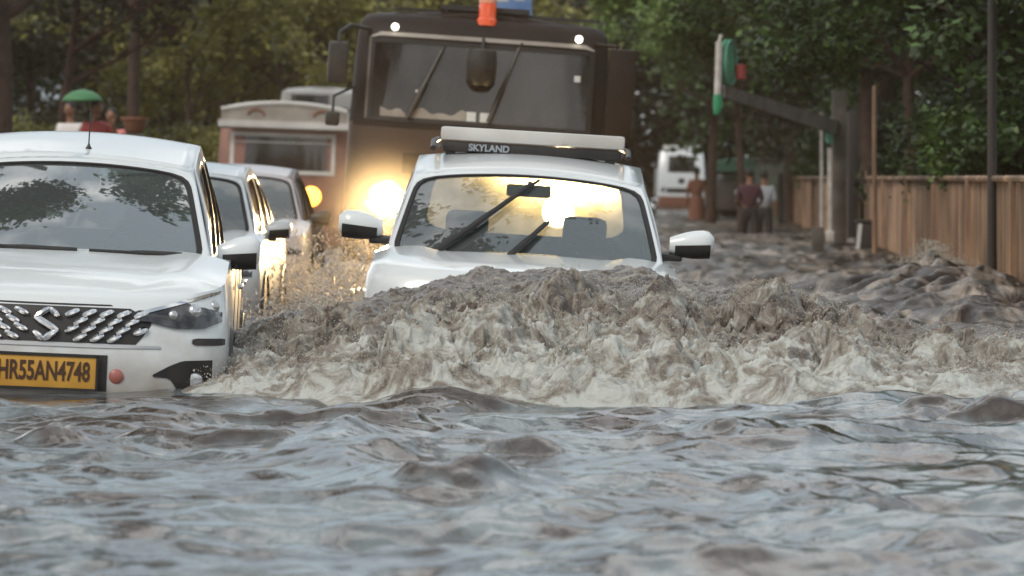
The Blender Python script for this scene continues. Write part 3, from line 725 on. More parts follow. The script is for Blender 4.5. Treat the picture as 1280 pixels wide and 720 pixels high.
g = MB(); piece(g, Lb, [-1.22, 1.22], [.85]*2, [.45]*2, off=.05, n=26, nz=3); g.build('bumper', M['brown_bus'], bus)
HLZ = 1.28
for x in (-.83, .83):
    hb = MB(); y = yfront(Lb, x, HLZ); hb.lathe([(.19, .02), (.19, -.03), (.155, -.035)], (x, y, HLZ), 'y', 24); ho = hb.build('headlamp_housing', M['chrome'], bus)
    ln = MB(); ln.lathe([(.0, -.075), (.08, -.068), (.13, -.05), (.15, -.036)], (x, y, HLZ), 'y', 24); ln.build('headlamp_lens', M['headlit'], ho)
    li = bpy.data.lights.new('headlamp_light', 'SPOT'); li.energy = 3800; li.color = (1, .66, .30); li.spot_size = R(70); li.spot_blend = 1.0; li.shadow_soft_size = .1
    lo = bpy.data.objects.new('headlamp_light', li); C.objects.link(lo); lo.parent = bus; lo.location = (x, y-.12, HLZ); lo.rotation_euler = (R(84), 0, R(180))

# ---- queue behind the minivan
def small_car(name, label, X, Y, depth, paint, roll=2, kind=0):
    root = thing(name, label, 'car', (X, Y, -depth), (0, R(roll), 0))
    LV = [(.22, .74, .10, .30), (.36, .79, .03, .36), (.55, .80, .0, .38), (.70, .80, .01, .38), (.82, .78, .06, .42)]
    PP = dict(L=3.7, levels=LV, yc=1.0, zcowl=.98, wb=.70, wt=.55, yt=1.62, zt=1.40, yrb=3.5, yrt=3.2, paint=paint, crown=.04, hump=.09, zr=1.42, rcrown=.04, bow=.12, breaks=(.04, .42, .76, 1.0), wheels=(.75, 3.0))
    q = make_car(PP, root)
    g = MB(); piece(g, LV, [-.4, .4], [.76, .76], [.64, .64], off=.003, n=12); g.build('grille', M['black'], root)
    for sg in (-1, 1):
        xs = [.44, .74]; zt_ = [.77, .80]; zb_ = [.68, .69]
        if sg < 0: xs = [-x for x in xs[::-1]]; zt_ = zt_[::-1]; zb_ = zb_[::-1]
        g = MB(); piece(g, LV, xs, zt_, zb_, off=.006, n=10); g.build('headlight', M['lamp_dark'], root)
        car_mirror(root, (sg*.76, 1.4, 1.02), sg, M['black'] if kind else paint, w_=.19, h_=.14)
    wiper(root, q['WS'], .6, .03, 0, .05); return root
c1 = small_car('hatchback', 'white hatchback half hidden right behind the front minivan', -2.66, 29.0, .34, M['white'], 2)
c2 = small_car('hatchback', 'silver car with black door mirrors, queuing between the white hatchback and the truck', -2.75, 37.5, .34, M['silver'], 2, 1)
for c_ in (c1, c2): c_['group'] = 'small cars queuing behind the minivan'
TX, TY = (352-640)*60/FPX, 60.0
tk = thing('truck', 'goods truck with a grey arched visor board over its white-framed windscreen', 'truck', (TX, TY, -.4), (0, R(2), R(1)))
Lt = [(.4, 1.0, .05, .15), (.7, 1.03, .0, .16), (1.5, 1.03, .0, .16), (2.15, 1.0, .06, .18), (2.25, .96, .1, .18)]
hull(Lt, 2.0, M['truck'], tk, 'cab', p=4)
g = MB(); piece(g, Lt, [-.78, .68], [2.06]*2, [1.56]*2, off=.012, n=16); tw_ = g.build('windscreen', M['busglass'], tk)
g = MB()
for a_, b2 in ((2.12, 2.06), (1.56, 1.50)): piece(g, Lt, [-.84, .74], [a_]*2, [b2]*2, off=.03, n=16, nz=2)
for x in (-.81, .71): piece(g, Lt, [x-.03, x+.03], [2.12]*2, [1.5]*2, off=.03, n=3)
piece(g, Lt, [-.78, .68], [1.98]*2, [1.965]*2, off=.03, n=12, nz=1)
g.build('windscreen_frame', M['white2'], tw_)
vb = MB(); X = np.linspace(-.98, .90, 28); tp = 2.46+.10*np.cos(X*1.35)-.05*np.abs(X)**3
for yy in (-.16, -.10): vb.grid([[(x, yy, 2.16) for x in X], [(x, yy, t) for x, t in zip(X, tp)]])
vb.grid([[(x, -.16, t) for x, t in zip(X, tp)], [(x, -.10, t) for x, t in zip(X, tp)]]); vo = vb.build('visor_board', M['tarp'], tk)
vt = MB(); vt.tube([(x, -.15, t) for x, t in zip(X, tp)], .04, 6); vt.box((0, -.17, 2.24), (2.04, .05, .10)); vt.build('visor_trim', M['white2'], vo)
for x in (-.46, .52):
    m_ = MB(); m_.tube([(x+.12*math.cos(a_), -.17, 2.38+.08*math.sin(a_)) for a_ in np.linspace(0, PI, 9)], .02, 6); m_.build('visor_motif', M['truck'], vo)
cb = MB(); cb.box((0, 4.0, 1.55), (2.1, 3.8, 1.5)); cb.build('cargo_box', M['truck'], tk)
for x in (-.62, .40):
    l = MB(); y = yfront(Lt, x, 1.18); l.lathe([(.0, -.06), (.10, -.05), (.15, -.02), (.15, .02)], (x, y, 1.18), 'y', 18); l.build('headlamp', M['yellowlit'], tk)
l = MB(); l.tube([(1.05, .05, .9), (1.05, .03, 2.2)], .03, 8); l.build('chrome_strip', M['chrome'], tk)
mm = MB(); mm.tube([(1.0, .1, 2.0), (1.2, -.1, 2.0), (1.2, -.1, 1.9)], .015); mm.box((1.2, -.1, 1.72), (.16, .06, .34), bev=.02); mm.build('side_mirror', M['black'], tk)
for yy in (.7, 4.6):
    for sg in (1, -1):
        g = MB(); g.lathe([(.2, -.12), (.42, -.12), (.42, .12), (.2, .12)], (sg*.9, yy, .42), 'x', 20); g.build('wheel', M['rubber'], tk)
# white bus beyond it
wbx = thing('minibus', 'pale minibus with dark slit windows far behind the truck', 'bus', ((398-640)*80/FPX, 80, -.3), (0, R(2), 0))
Lw = [(.4, .9, .05, .2), (.8, .95, .0, .2), (2.2, .95, .05, .25), (3.05, .86, .16, .3), (3.12, .75, .25, .3)]
hull(Lw, 6, M['white2'], wbx, 'body', p=3)
g = MB(); piece(g, Lw, [-.8, .1], [3.0]*2, [2.72]*2, off=.012, n=12); g.build('windscreen', M['busglass'], wbx)
for k in range(3):
    g = MB(); piece(g, Lw, [.18+k*.2, .32+k*.2], [2.76]*2, [2.68]*2, off=.014, n=4); g.build('front_slit', M['black'], wbx)
for sg in (1, -1):
    g = MB(); g.box((sg*.95, 3, 2.1), (.02, 4.5, .6)); g.build('side_window', M['busglass'], wbx)
    for yy in (1.2, 4.6):
        g = MB(); g.lathe([(.2, -.1), (.38, -.1), (.38, .1), (.2, .1)], (sg*.85, yy, .38), 'x', 18); g.build('wheel', M['rubber'], wbx)

# ---- mini truck far right of the road
mt = thing('mini_truck', 'small white lorry with two pale roof lights coming far down the road', 'truck', at(851, 262, 131)-Vector((0, 0, .3)), (0, R(1), 0))
Lq = [(.35, .72, .05, .15), (.6, .78, .0, .16), (1.35, .78, .0, .16), (2.15, .72, .16, .2), (2.22, .66, .2, .2)]
hull(Lq, 1.5, M['white'], mt, 'cab', p=4)
g = MB(); piece(g, Lq, [-.64, .64], [2.05]*2, [1.52]*2, off=.012, n=12); g.build('windscreen', M['busglass'], mt)
g = MB(); piece(g, Lq, [-.5, .5], [1.0]*2, [.85]*2, off=.012, n=12, nz=2); g.build('grille', M['black'], mt)
g = MB(); piece(g, Lq, [-.1, .1], [1.32]*2, [1.16]*2, off=.012, n=5, nz=2); g.build('front_badge', M['black'], mt)
g = MB(); piece(g, Lq, [-.76, .76], [.72]*2, [.38]*2, off=.05, n=12, nz=2); g.build('bumper', M['orangec'], mt)
for x in (-.36, .36):
    g = MB(); g.box((x, .35, 2.33), (.5, .12, .14), bev=.03); g.build('roof_light', M['sticker'], mt)
for sg in (1, -1):
    g = MB(); g.lathe([(.0, -.03), (.09, -.02), (.1, .02)], (sg*.6, yfront(Lq, .6, .95)-.01, .95), 'y', 14); g.build('headlight', M['lens'], mt)
    for yy in (.6, 2.9):
        g = MB(); g.lathe([(.1, -.08), (.28, -.08), (.28, .08), (.1, .08)], (sg*.65, yy, .28), 'x', 16); g.build('wheel', M['rubber'], mt)
g = MB(); g.box((0, 2.6, 1.2), (1.5, 2.2, .9)); g.build('cargo_bed', M['white2'], mt)
# ---- auto rickshaw
ar = thing('auto_rickshaw', 'dark auto rickshaw with a pale green hood beside the far walkers', 'auto rickshaw', at(922, 272, 97)-Vector((0, 0, .3)), (0, 0, R(-3)))
Lr = [(.3, .35, .25, .3), (.5, .6, .0, .4), (1.0, .62, .05, .4), (1.15, .58, .12, .35)]
hull(Lr, 2.6, M['auto_dark'], ar, 'body', p=2.6, crown=.02)
hd = MB(); rows = []
for k in range(9):
    yk = .35+k*.28; rows.append([(.64*math.cos(a_)*1.0, yk, 1.42+.33*max(0, math.sin(a_))**.55*(1-.12*(k == 0))) for a_ in np.linspace(0, PI, 15)])
hd.grid(rows); hd.add(rows[0], [tuple(range(15))]); hd.add(rows[-1], [tuple(range(15))]); hd.build('hood', M['auto_green'], ar)
cv = MB(); cv.box((0, 2.55, 1.25), (1.2, .06, .5)); cv.build('hood_back', M['auto_dark'], ar)
for x, y in ((-.6, .5), (.6, .5), (-.6, 2.5), (.6, 2.5)):
    g = MB(); g.tube([(x, y, 1.0), (x*1.02, y, 1.45)], .03); g.build('hood_post', M['auto_dark'], ar)
g = MB(); g.add([(-.5, .32, 1.15), (.5, .32, 1.15), (.48, .5, 1.55), (-.48, .5, 1.55)], [(0, 1, 2, 3)]); g.build('windscreen', M['ws'], ar)
g = MB(); g.lathe([(0, -.04), (.08, -.03), (.09, .02)], (0, .02, .9), 'y', 14); g.build('headlight', M['lens'], ar)
for x, y in ((0, .35), (-.5, 2.2), (.5, 2.2)):
    g = MB(); g.lathe([(.08, -.05), (.22, -.05), (.22, .05), (.08, .05)], (x, y, .22), 'x', 16); g.build('wheel', M['rubber'], ar)
g = MB(); g.box((0, 1.9, .9), (1.1, .5, .5), bev=.05); g.build('seat', M['darkin'], ar)

# ------------------------------------------------------------------ people
def skin_body(name, joints, edges, radii, m, parent, sub=1):
    me = bpy.data.meshes.new(name); me.from_pydata([Vector(j) for j in joints], edges, []); me.materials.append(m)
    o = bpy.data.objects.new(name, me); C.objects.link(o); o.parent = parent
    s = o.modifiers.new('skin', 'SKIN'); s.use_smooth_shade = True
    for i, r in enumerate(radii): me.skin_vertices[0].data[i].radius = (r, r) if not isinstance(r, tuple) else r
    me.skin_vertices[0].data[0].use_root = True
    s2 = o.modifiers.new('sub', 'SUBSURF'); s2.levels = sub; s2.render_levels = sub
    return o
def person(label, loc, rz, h=1.65, top='red', low='darkc', lean=0, stride=.12, arm='down', skirt=False, group=None):
    root = thing('person', label, 'person', loc, (0, 0, rz), group); k = h/1.75
    J = [(0, 0, .95), (0, 0, 1.12), (0, lean*.3, 1.32), (0, lean*.5, 1.44), (0, lean*.55, 1.52), (0, lean*.6-.01, 1.64),
         (.09, 0, .90), (.10, -stride, .48), (.10, -stride*.8, .06), (.10, -stride-.14, .03),
         (-.09, 0, .90), (-.10, stride*.4, .48), (-.10, stride*1.5, .07), (-.10, stride*1.5-.14, .03),
         (.17, lean*.45, 1.40), (-.17, lean*.45, 1.40)]
    if arm == 'down': J += [(.23, .03, 1.12), (.24, -.06, .88), (.24, -.09, .79), (-.23, .03, 1.12), (-.24, -.04, .88), (-.24, -.07, .79)]
    elif arm == 'up': J += [(.26, -.12, 1.22), (.16, -.24, 1.42), (.14, -.26, 1.50), (-.23, .03, 1.12), (-.24, -.04, .88), (-.24, -.07, .79)]
    else: J += [(.25, .0, 1.14), (.18, -.20, 1.05), (.10, -.26, 1.06), (-.25, 0, 1.14), (-.18, -.2, 1.02), (-.10, -.25, 1.03)]
    E = [(0, 1), (1, 2), (2, 3), (3, 4), (4, 5), (0, 6), (6, 7), (7, 8), (8, 9), (0, 10), (10, 11), (11, 12), (12, 13), (2, 14), (2, 15), (14, 16), (16, 17), (17, 18), (15, 19), (19, 20), (20, 21)]
    Rr = [(.15, .11), (.13, .10), (.16, .11), (.07, .07), (.05, .05), (.085, .1), .085, .06, .04, .035, .085, .06, .04, .035, .06, .06, .042, .032, .035, .042, .032, .035]
    b = skin_body('body', [tuple(c*k for c in j) for j in J], E, [tuple(q*k for q in r) if isinstance(r, tuple) else r*k for r in Rr], M['skin'], root)
    # head with face
    hd = MB(); hc = (0, (lean*.6-.02)*k, 1.655*k); hd.ball(hc, (.078*k, .095*k, .115*k), 16)
    hd.ball((0, hc[1]-.095*k, hc[2]-.01), (.014, .02, .02), 8)
    for sx in (-1, 1): hd.ball((sx*.078*k, hc[1], hc[2]), (.012, .02, .03), 8); hd.ball((sx*.03*k, hc[1]-.085*k, hc[2]+.015), (.012, .01, .008), 8)
    hd.build('head', M['skin'], root)
    ha = MB(); ha.ball((0, hc[1]+.018, hc[2]+.03), (.088*k, .098*k, .108*k), 16); ha.build('hair', M['hair'], root)
    # shirt and trousers as close-fitting shells
    sj = [0, 1, 2, 3, 14, 15, 16, 19]; mp = {j: i for i, j in enumerate(sj)}
    se = [(mp[a_], mp[b2]) for a_, b2 in E if a_ in mp and b2 in mp]
    rr = [(.175, .135), (.16, .125), (.185, .13), (.09, .09), .078, .078, .06, .06]
    skin_body('shirt', [tuple(c*k for c in J[j]) for j in sj], se, [tuple(q*k for q in r) if isinstance(r, tuple) else r*k for r in rr], M[top], root)
    if skirt:
        s_ = MB(); s_.lathe([(.14*k, 1.05*k), (.19*k, .9*k), (.22*k, .6*k), (.25*k, .28*k)], (0, 0, 0), 'z', 16); s_.build('skirt', M[low], root)
    else:
        sj = [0, 6, 7, 8, 10, 11, 12, 1]; mp = {j: i for i, j in enumerate(sj)}; se = [(mp[a_], mp[b2]) for a_, b2 in E if a_ in mp and b2 in mp]
        JJ = [Vector(J[j]) for j in sj]; JJ[3].z += .06; JJ[6].z += .06
        skin_body('trousers', [tuple(c*k for c in j) for j in JJ], se, [(.165*k, .125*k), .10*k, .075*k, .06*k, .10*k, .075*k, .06*k, (.14*k, .11*k)], M[low], root)
    return root
pz = lambda px, Y, z: Vector(((px-640)*Y/FPX, Y, z))
p1 = person('walker in orange clothes wading in front of the distant lorry', pz(871, 99, -.38), R(170), 1.66, 'orangec', 'orangec', skirt=True, stride=.1)
p2 = person('maroon clad walker wading beside the walker in the grey shirt', pz(937, 72, -.42), R(185), 1.62, 'maroon', 'darkc', arm='hold', stride=.16)
p3 = person('walker in a grey shirt wading just right of the maroon clad walker', pz(955, 74, -.42), R(175), 1.58, 'bag', 'darkc', arm='down', stride=.12)
PG = 'bystanders under the trees beyond the minivan'
person('bystander in red next to the green umbrella', pz(120, 54, .42), R(30), 1.66, 'red', 'darkc', arm='up', group=PG)
person('bystander in white top left of the green umbrella', pz(88, 55, .45), R(-20), 1.62, 'whitec', 'darkc', group=PG)
person('bystander in pink top nearest the thick tree trunk', pz(140, 55, .38), R(-10), 1.60, 'pink', 'darkc', group=PG)
um = thing('umbrella', 'open bright green umbrella held above the bystander in red', 'umbrella', pz(103, 53.8, 1.98))
um.scale = (.62, .62, .62)
g = MB(); rows = []
for i in range(7):
    a_ = i/6*1.15; rows.append([(.50*math.sin(a_)*math.cos(t)*(1-.04*math.cos(8*t)*i/6), .50*math.sin(a_)*math.sin(t), .18+.42*(math.cos(a_)-.45)) for t in np.linspace(0, 2*PI, 33)[:-1]])
g.grid(rows, closed=True); g.build('canopy', M['umb'], um, solid=.006)
g = MB(); g.tube([(0, 0, .46), (0, 0, -.15)], .012, 6); g.build('shaft', M['black'], um)
pt = MB(); pt.lathe([(.08, 0), (.12, .03), (.16, .18), (.18, .18), (.18, .22), (.15, .22), (.14, .16)], (0, 0, 0), 'z', 18)
tag(pt.build('planter', M['terracotta'], loc=pz(168, 52, 1.62)), 'small terracotta planter on a stand before the thick trunk', 'planter')
pd = MB(); pd.box((0, 0, .8), (.26, .26, 1.6), taper=.85, bev=.02); tag(pd.build('plinth', M['concrete'], loc=pz(168, 52, .02)), 'grey concrete plinth under the terracotta planter', 'plinth')

# ------------------------------------------------------------------ right side: fence, posts, sign arm
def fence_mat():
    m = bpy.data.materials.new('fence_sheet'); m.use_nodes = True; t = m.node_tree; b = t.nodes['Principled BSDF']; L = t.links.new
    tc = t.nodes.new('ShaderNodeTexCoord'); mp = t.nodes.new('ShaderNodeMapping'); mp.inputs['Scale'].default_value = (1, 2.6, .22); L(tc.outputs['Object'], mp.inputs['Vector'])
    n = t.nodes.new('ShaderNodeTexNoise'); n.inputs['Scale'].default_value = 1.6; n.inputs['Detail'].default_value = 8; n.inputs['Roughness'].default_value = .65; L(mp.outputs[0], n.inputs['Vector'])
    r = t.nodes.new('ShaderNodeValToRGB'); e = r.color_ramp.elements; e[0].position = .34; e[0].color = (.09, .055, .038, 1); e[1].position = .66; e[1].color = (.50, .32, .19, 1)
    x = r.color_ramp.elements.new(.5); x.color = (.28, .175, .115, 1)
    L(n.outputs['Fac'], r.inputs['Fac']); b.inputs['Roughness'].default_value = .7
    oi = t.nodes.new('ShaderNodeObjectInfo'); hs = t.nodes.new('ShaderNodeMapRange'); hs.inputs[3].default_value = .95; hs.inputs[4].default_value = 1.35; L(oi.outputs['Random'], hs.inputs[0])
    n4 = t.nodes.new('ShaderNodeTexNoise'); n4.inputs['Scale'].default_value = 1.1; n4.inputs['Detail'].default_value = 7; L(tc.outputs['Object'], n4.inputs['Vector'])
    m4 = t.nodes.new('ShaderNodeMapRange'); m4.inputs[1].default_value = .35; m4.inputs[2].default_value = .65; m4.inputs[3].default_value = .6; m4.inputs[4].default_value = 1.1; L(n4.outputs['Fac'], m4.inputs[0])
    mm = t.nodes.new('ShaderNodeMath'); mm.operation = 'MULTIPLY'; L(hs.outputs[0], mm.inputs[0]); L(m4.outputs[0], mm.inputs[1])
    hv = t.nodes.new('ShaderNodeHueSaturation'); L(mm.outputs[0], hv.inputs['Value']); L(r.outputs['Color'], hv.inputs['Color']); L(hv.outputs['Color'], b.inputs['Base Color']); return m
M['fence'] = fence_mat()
def fx(y): return 4.36+(y-36.5)*(6.30-4.36)/(90-36.5)
fe = thing('sheet_fence', 'long brown corrugated sheet fence with rusty streaks running along the right verge', 'fence', (0, 0, 0))
yy_ = [24.0]
random.seed(4)
while yy_[-1] < 92: yy_.append(yy_[-1]+2.4)
for i, (a_, b2) in enumerate(zip(yy_, yy_[1:])):
    if 57 < a_ < 61: continue
    pn = MB(); off = random.uniform(-.02, .02); dz = random.uniform(-.015, .015); top = 1.04+dz; rows = []
    for z in (-.5, 0, .5, top):
        rows.append([(fx(y)+off+.016*math.copysign(min(1, abs(math.sin(y*PI/.2))*1.6), math.sin(y*PI/.2)), y, z) for y in np.linspace(a_+.01, b2-.01, 97)])
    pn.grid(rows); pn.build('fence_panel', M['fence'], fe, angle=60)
rl = MB()
for z in (1.04, ): rl.tube([(fx(24)-.04, 24, z), (fx(57)-.04, 57, z)], .03, 6); rl.tube([(fx(62)-.04, 62, z), (fx(92)-.04, 92, z)], .03, 6)
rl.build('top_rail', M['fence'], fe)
for y in np.arange(24, 92, 4.8):
    if 56 < y < 62: continue
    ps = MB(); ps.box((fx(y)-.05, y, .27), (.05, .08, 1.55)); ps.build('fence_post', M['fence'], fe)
def post(label, px, Y, top, w_, m, cat='post', name='post', base=-.5):
    p = pz(px, Y, 0); mb = MB(); mb.tube([(0, 0, base), (0, 0, top)], [w_/2*1.1, w_/2*.9], 10); mb.tube([(0, 0, base), (0, 0, .12)], [w_*.8, w_*.6], 10)
    return tag(mb.build(name, m, loc=p), label, cat)
post('dark lamp post standing in front of the brown fence near the right edge', 1240, 35.6, 3.6, .085, M['postdark'], 'lamp post', 'lamp_post')
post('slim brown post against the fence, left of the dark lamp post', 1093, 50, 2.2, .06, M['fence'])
post('pale slim pole just left of the concrete pillar', 1027, 58.5, 2.0, .055, M['postwhite'])
pil = MB(); pil.box((0, 0, 1.0), (.20, .24, 3.0), bev=.02); pil.box((0, -.02, -.05), (.36, .4, .5), bev=.04)
tag(pil.build('pillar', M['concrete'], loc=pz(1049, 57, -.2)), 'grey concrete pillar carrying the long sign arm', 'pillar')
pil = MB(); pil.box((0, 0, 1.0), (.16, .2, 2.7), bev=.02); tag(pil.build('pillar', M['postdark'], loc=pz(1066, 60.5, -.3)), 'dark upright put in for the doorway shadow beside the concrete pillar', 'pillar')  # dark upright put where the doorway lies in shadow
gt = thing('gate', 'dark barred gate closing the gap in the brown fence', 'gate', pz(1071, 61.5, -.2))
g = MB(); g.box((.2, 0, .35), (.62, .05, .06)); g.box((.2, 0, .95), (.62, .05, .06)); g.box((.2, 0, 1.2), (.62, .05, .05)); g.build('gate_rail', M['postdark'], gt)
for k in range(6):
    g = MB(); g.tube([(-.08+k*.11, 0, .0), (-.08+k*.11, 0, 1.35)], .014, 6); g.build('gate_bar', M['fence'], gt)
bx = MB(); bx.box((0, 0, 0), (.10, .08, .36), bev=.01); tag(bx.build('notice_box', M['greenpale'], loc=pz(1037, 56.7, 1.72)), 'small green and white box fixed high on the pillar', 'box')
bx = MB(); bx.box((0, 0, 0), (.06, .05, 1.5), bev=.01); bx.box((0, -.02, -.5), (.12, .08, .16), bev=.02); tag(bx.build('conduit', M['postwhite'], loc=pz(1037, 56.6, .72)), 'white conduit running down beside the pillar', 'conduit')
bn = MB(); bn.box((0, 0, 0), (.24, .2, .5), bev=.03); bn.box((0, 0, .27), (.27, .23, .05), bev=.015); bno = tag(bn.build('litter_bin', M['postdark'], loc=pz(1082, 53, .2)), 'dark litter bin with a white stripe at the fence foot', 'litter bin')
g = MB(); g.box((-.1, -.105, .03), (.05, .012, .42), rot=Matrix.Rotation(R(6), 3, 'Y').to_euler()); g.build('white_stripe', M['sticker'], bno)
jb = MB(); jb.box((0, 0, 0), (.16, .14, .5), bev=.015); tag(jb.build('junction_box', M['concrete'], loc=pz(1022, 55, .12)), 'grey junction box at the foot of the pale pole', 'box')
# sign arm
sa = thing('sign_arm', 'grey roadside sign arm reaching out from the pillar with a green disc on its end', 'sign', (0, 0, 0))
A = at(905, 116, 52); B = at(1046, 162, 57)
g = MB(); d = (B-A); n_ = Vector((0, 0, 1)); s_ = .13
rows = []
for k in np.linspace(0, 1, 8):
    p = A+d*k; t_ = .10+.03*k; rows.append([p+Vector((0, -.2, t_)), p+Vector((0, .2, t_)), p+Vector((0, .2, -t_*.6)), p+Vector((0, -.2, -t_*.6))])
g.grid(rows, closed=True); g.add(rows[0], [(0, 1, 2, 3)]); g.add(rows[-1], [(0, 1, 2, 3)]); g.build('arm', M['concrete'], sa, angle=30)
p = at(909, 78, 52); g = MB(); rows = []
g.lathe([(.0, -.02), (.30, -.02), (.30, .02), (.0, .02)], (p.x, p.y, p.z), 'x', 28); 
for i, v in enumerate(g.v): g.v[i] = (p.x+(v[0]-p.x)+.55*(v[1]-p.y)*.55, v[1], v[2])
dc = g.build('sign_disc', M['green'], sa)
g = MB(); g.tube([(p.x+.05+.30*.30*math.cos(t), p.y+.30*math.cos(t), p.z+.29*math.sin(t)) for t in np.linspace(0, 2*PI, 25)], .014, 6); g.build('disc_rim', M['greenpale'], dc)
p = at(926, 90, 52); g = MB(); g.lathe([(.0, -.1), (.07, -.09), (.07, .09), (.0, .1)], (p.x, p.y, p.z), 'z', 14); g.build('lamp_red', M['red'], sa); bpy.data.objects['lamp_red'].name = 'red_lamp'
pa, pb, pc = at(899, 52, 51.7), at(897, 118, 51.7), at(896, 143, 51.7)
g = MB(); g.tube([pa, pb], .045, 8); g.tube([pa, pa+Vector((.03, 0, .09))], [.02, .03], 6); g.build('rod', M['postwhite'], sa)
g = MB(); g.tube([pb, (pb+pc)/2+Vector((.01, 0, 0)), pc], [.055, .065, .04], 8); g.build('green_wrap', M['green'], sa)
# blue road sign behind the bus roof
bs = thing('road_sign', 'blue road sign with white markings seen above the bus roof', 'road sign', pz(637, 90, 0))
g = MB(); g.box((0, 0, 5.1), (1.0, .05, .85), bev=.01); sg_o = g.build('sign_panel', M['signblue'], bs)
g = MB(); g.box((-.2, -.03, 5.08), (.34, .012, .12)); g.box((.22, -.03, 5.12), (.22, .012, .16)); g.box((0, -.03, 5.4), (.7, .012, .1)); g.build('sign_marking', M['sticker'], sg_o)
g = MB(); g.tube([(0, .08, -.5), (0, .08, 5.6)], .06, 8); g.build('pole', M['concrete'], bs)
gw = thing('green_shed', 'pale green painted shed wall standing between the far walkers and the fence', 'shed', pz(978, 92, -.4))
g = MB(); g.box((0, 1.5, .9), (.9, 3, 1.9)); g.build('wall', M['greenpale'], gw); bpy.data.objects['wall'].data.materials[0] = mat('shed_paint', (.16, .20, .16), .8, noise=(3, (.10, .11, .09)))
g = MB(); g.box((0, 1.5, 1.88), (1.05, 3.2, .06)); g.build('roof', M['concrete'], gw)
g = MB(); g.box((.1, -.01, .8), (.4, .03, 1.5)); g.build('door', M['postdark'], gw)

# ------------------------------------------------------------------ vegetation
def leaf_mat(name, c1, c2, c3):
    m = bpy.data.materials.new(name); m.use_nodes = True; t = m.node_tree; t.nodes.clear(); L = t.links.new
    o = t.nodes.new('ShaderNodeOutputMaterial'); d = t.nodes.new('ShaderNodeBsdfPrincipled'); d.inputs['Roughness'].default_value = .5
    tr = t.nodes.new('ShaderNodeBsdfTranslucent'); mx = t.nodes.new('ShaderNodeMixShader'); mx.inputs[0].default_value = .3
    g = t.nodes.new('ShaderNodeNewGeometry'); r = t.nodes.new('ShaderNodeValToRGB'); e = r.color_ramp.elements
    e[0].color = (*c1, 1); e[0].position = .1; e[1].color = (*c3, 1); e[1].position = .95; x = e.new(.55); x.color = (*c2, 1)
    tc = t.nodes.new('ShaderNodeTexCoord'); n = t.nodes.new('ShaderNodeTexNoise'); n.inputs['Scale'].default_value = .9; L(tc.outputs['Object'], n.inputs['Vector'])
    a = t.nodes.new('ShaderNodeMath'); a.operation = 'MULTIPLY_ADD'; a.inputs[1].default_value = .5; L(g.outputs['Random Per Island'], a.inputs[0])
    b = t.nodes.new('ShaderNodeMath'); b.operation = 'MULTIPLY_ADD'; b.inputs[1].default_value = 1.6; b.inputs[2].default_value = -.55; L(n.outputs['Fac'], b.inputs[0]); L(b.outputs[0], a.inputs[2])
    L(a.outputs[0], r.inputs['Fac']); L(r.outputs['Color'], d.inputs['Base Color']); L(r.outputs['Color'], tr.inputs['Color'])
    L(d.outputs[0], mx.inputs[1]); L(tr.outputs[0], mx.inputs[2]); L(mx.outputs[0], o.inputs['Surface']); return m
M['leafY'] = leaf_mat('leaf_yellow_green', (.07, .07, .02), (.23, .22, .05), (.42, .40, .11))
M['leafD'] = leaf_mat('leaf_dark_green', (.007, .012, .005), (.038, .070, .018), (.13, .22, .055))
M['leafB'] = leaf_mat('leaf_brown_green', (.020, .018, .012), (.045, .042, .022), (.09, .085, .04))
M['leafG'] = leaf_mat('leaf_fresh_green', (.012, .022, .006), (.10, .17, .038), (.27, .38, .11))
def leaves(name, centers, radii, n, size, m, parent, seed=1, flat=.7, clump=26):
    """leaf-sized quads gathered in clumps through ellipsoid volumes"""
    r = np.random.RandomState(seed); centers = np.array(centers, float); radii = np.array(radii, float)
    wgt = radii.prod(1)**.66; wgt /= wgt.sum(); nc = max(1, n//clump)
    ci = r.choice(len(centers), nc, p=wgt); d = r.normal(size=(nc, 3)); d /= np.linalg.norm(d, axis=1)[:, None]
    rad = r.uniform(.25, 1.0, (nc, 1))**.5; cc = centers[ci]+d*rad*radii[ci]
    keep = NZ(cc[:, 0]*.9+seed, cc[:, 1]*.9, cc[:, 2]*1.1) > -.22; cc = cc[keep]
    P = np.repeat(cc, clump, 0); P = P+r.normal(size=P.shape)*size*np.array([2.2, 2.2, 1.5])
    N = len(P); nrm = r.normal(size=(N, 3)); nrm[:, 2] = np.abs(nrm[:, 2])+flat; nrm /= np.linalg.norm(nrm, axis=1)[:, None]
    a = np.cross(nrm, r.normal(size=(N, 3))); a /= np.linalg.norm(a, axis=1)[:, None]; b = np.cross(nrm, a)
    s = size*r.uniform(.5, 1.3, (N, 1)); a *= s; b *= s*.55
    V = np.stack([P-a, P+b-a*.1, P+a, P-b-a*.1], 1).reshape(-1, 3)
    return npmesh(name, V, np.arange(N*4).reshape(-1, 4), m, smooth=False, parent=parent)
def branchy(mb, p0, d, L, r, depth, rnd, tips):
    pts = [Vector(p0)]; dd = Vector(d).normalized(); rs = [r]
    for i in range(5):
        dd = (dd+Vector((rnd.uniform(-1, 1), rnd.uniform(-1, 1), rnd.uniform(-.4, .8)))*.13).normalized(); pts.append(pts[-1]+dd*L/5); rs.append(r*(1-.12*(i+1)))
    mb.tube(pts, rs, 8 if r > .08 else 5)
    if depth == 0: tips.append(pts[-1]); return
    for i in range(rnd.choice((2, 3, 3))):
        nd = (dd+Vector((rnd.uniform(-1, 1), rnd.uniform(-1, 1), rnd.uniform(-.2, .7)))*.9).normalized()
        branchy(mb, pts[rnd.choice((3, 4, 5))], nd, L*.65, rs[-1]*.65, depth-1, rnd, tips)
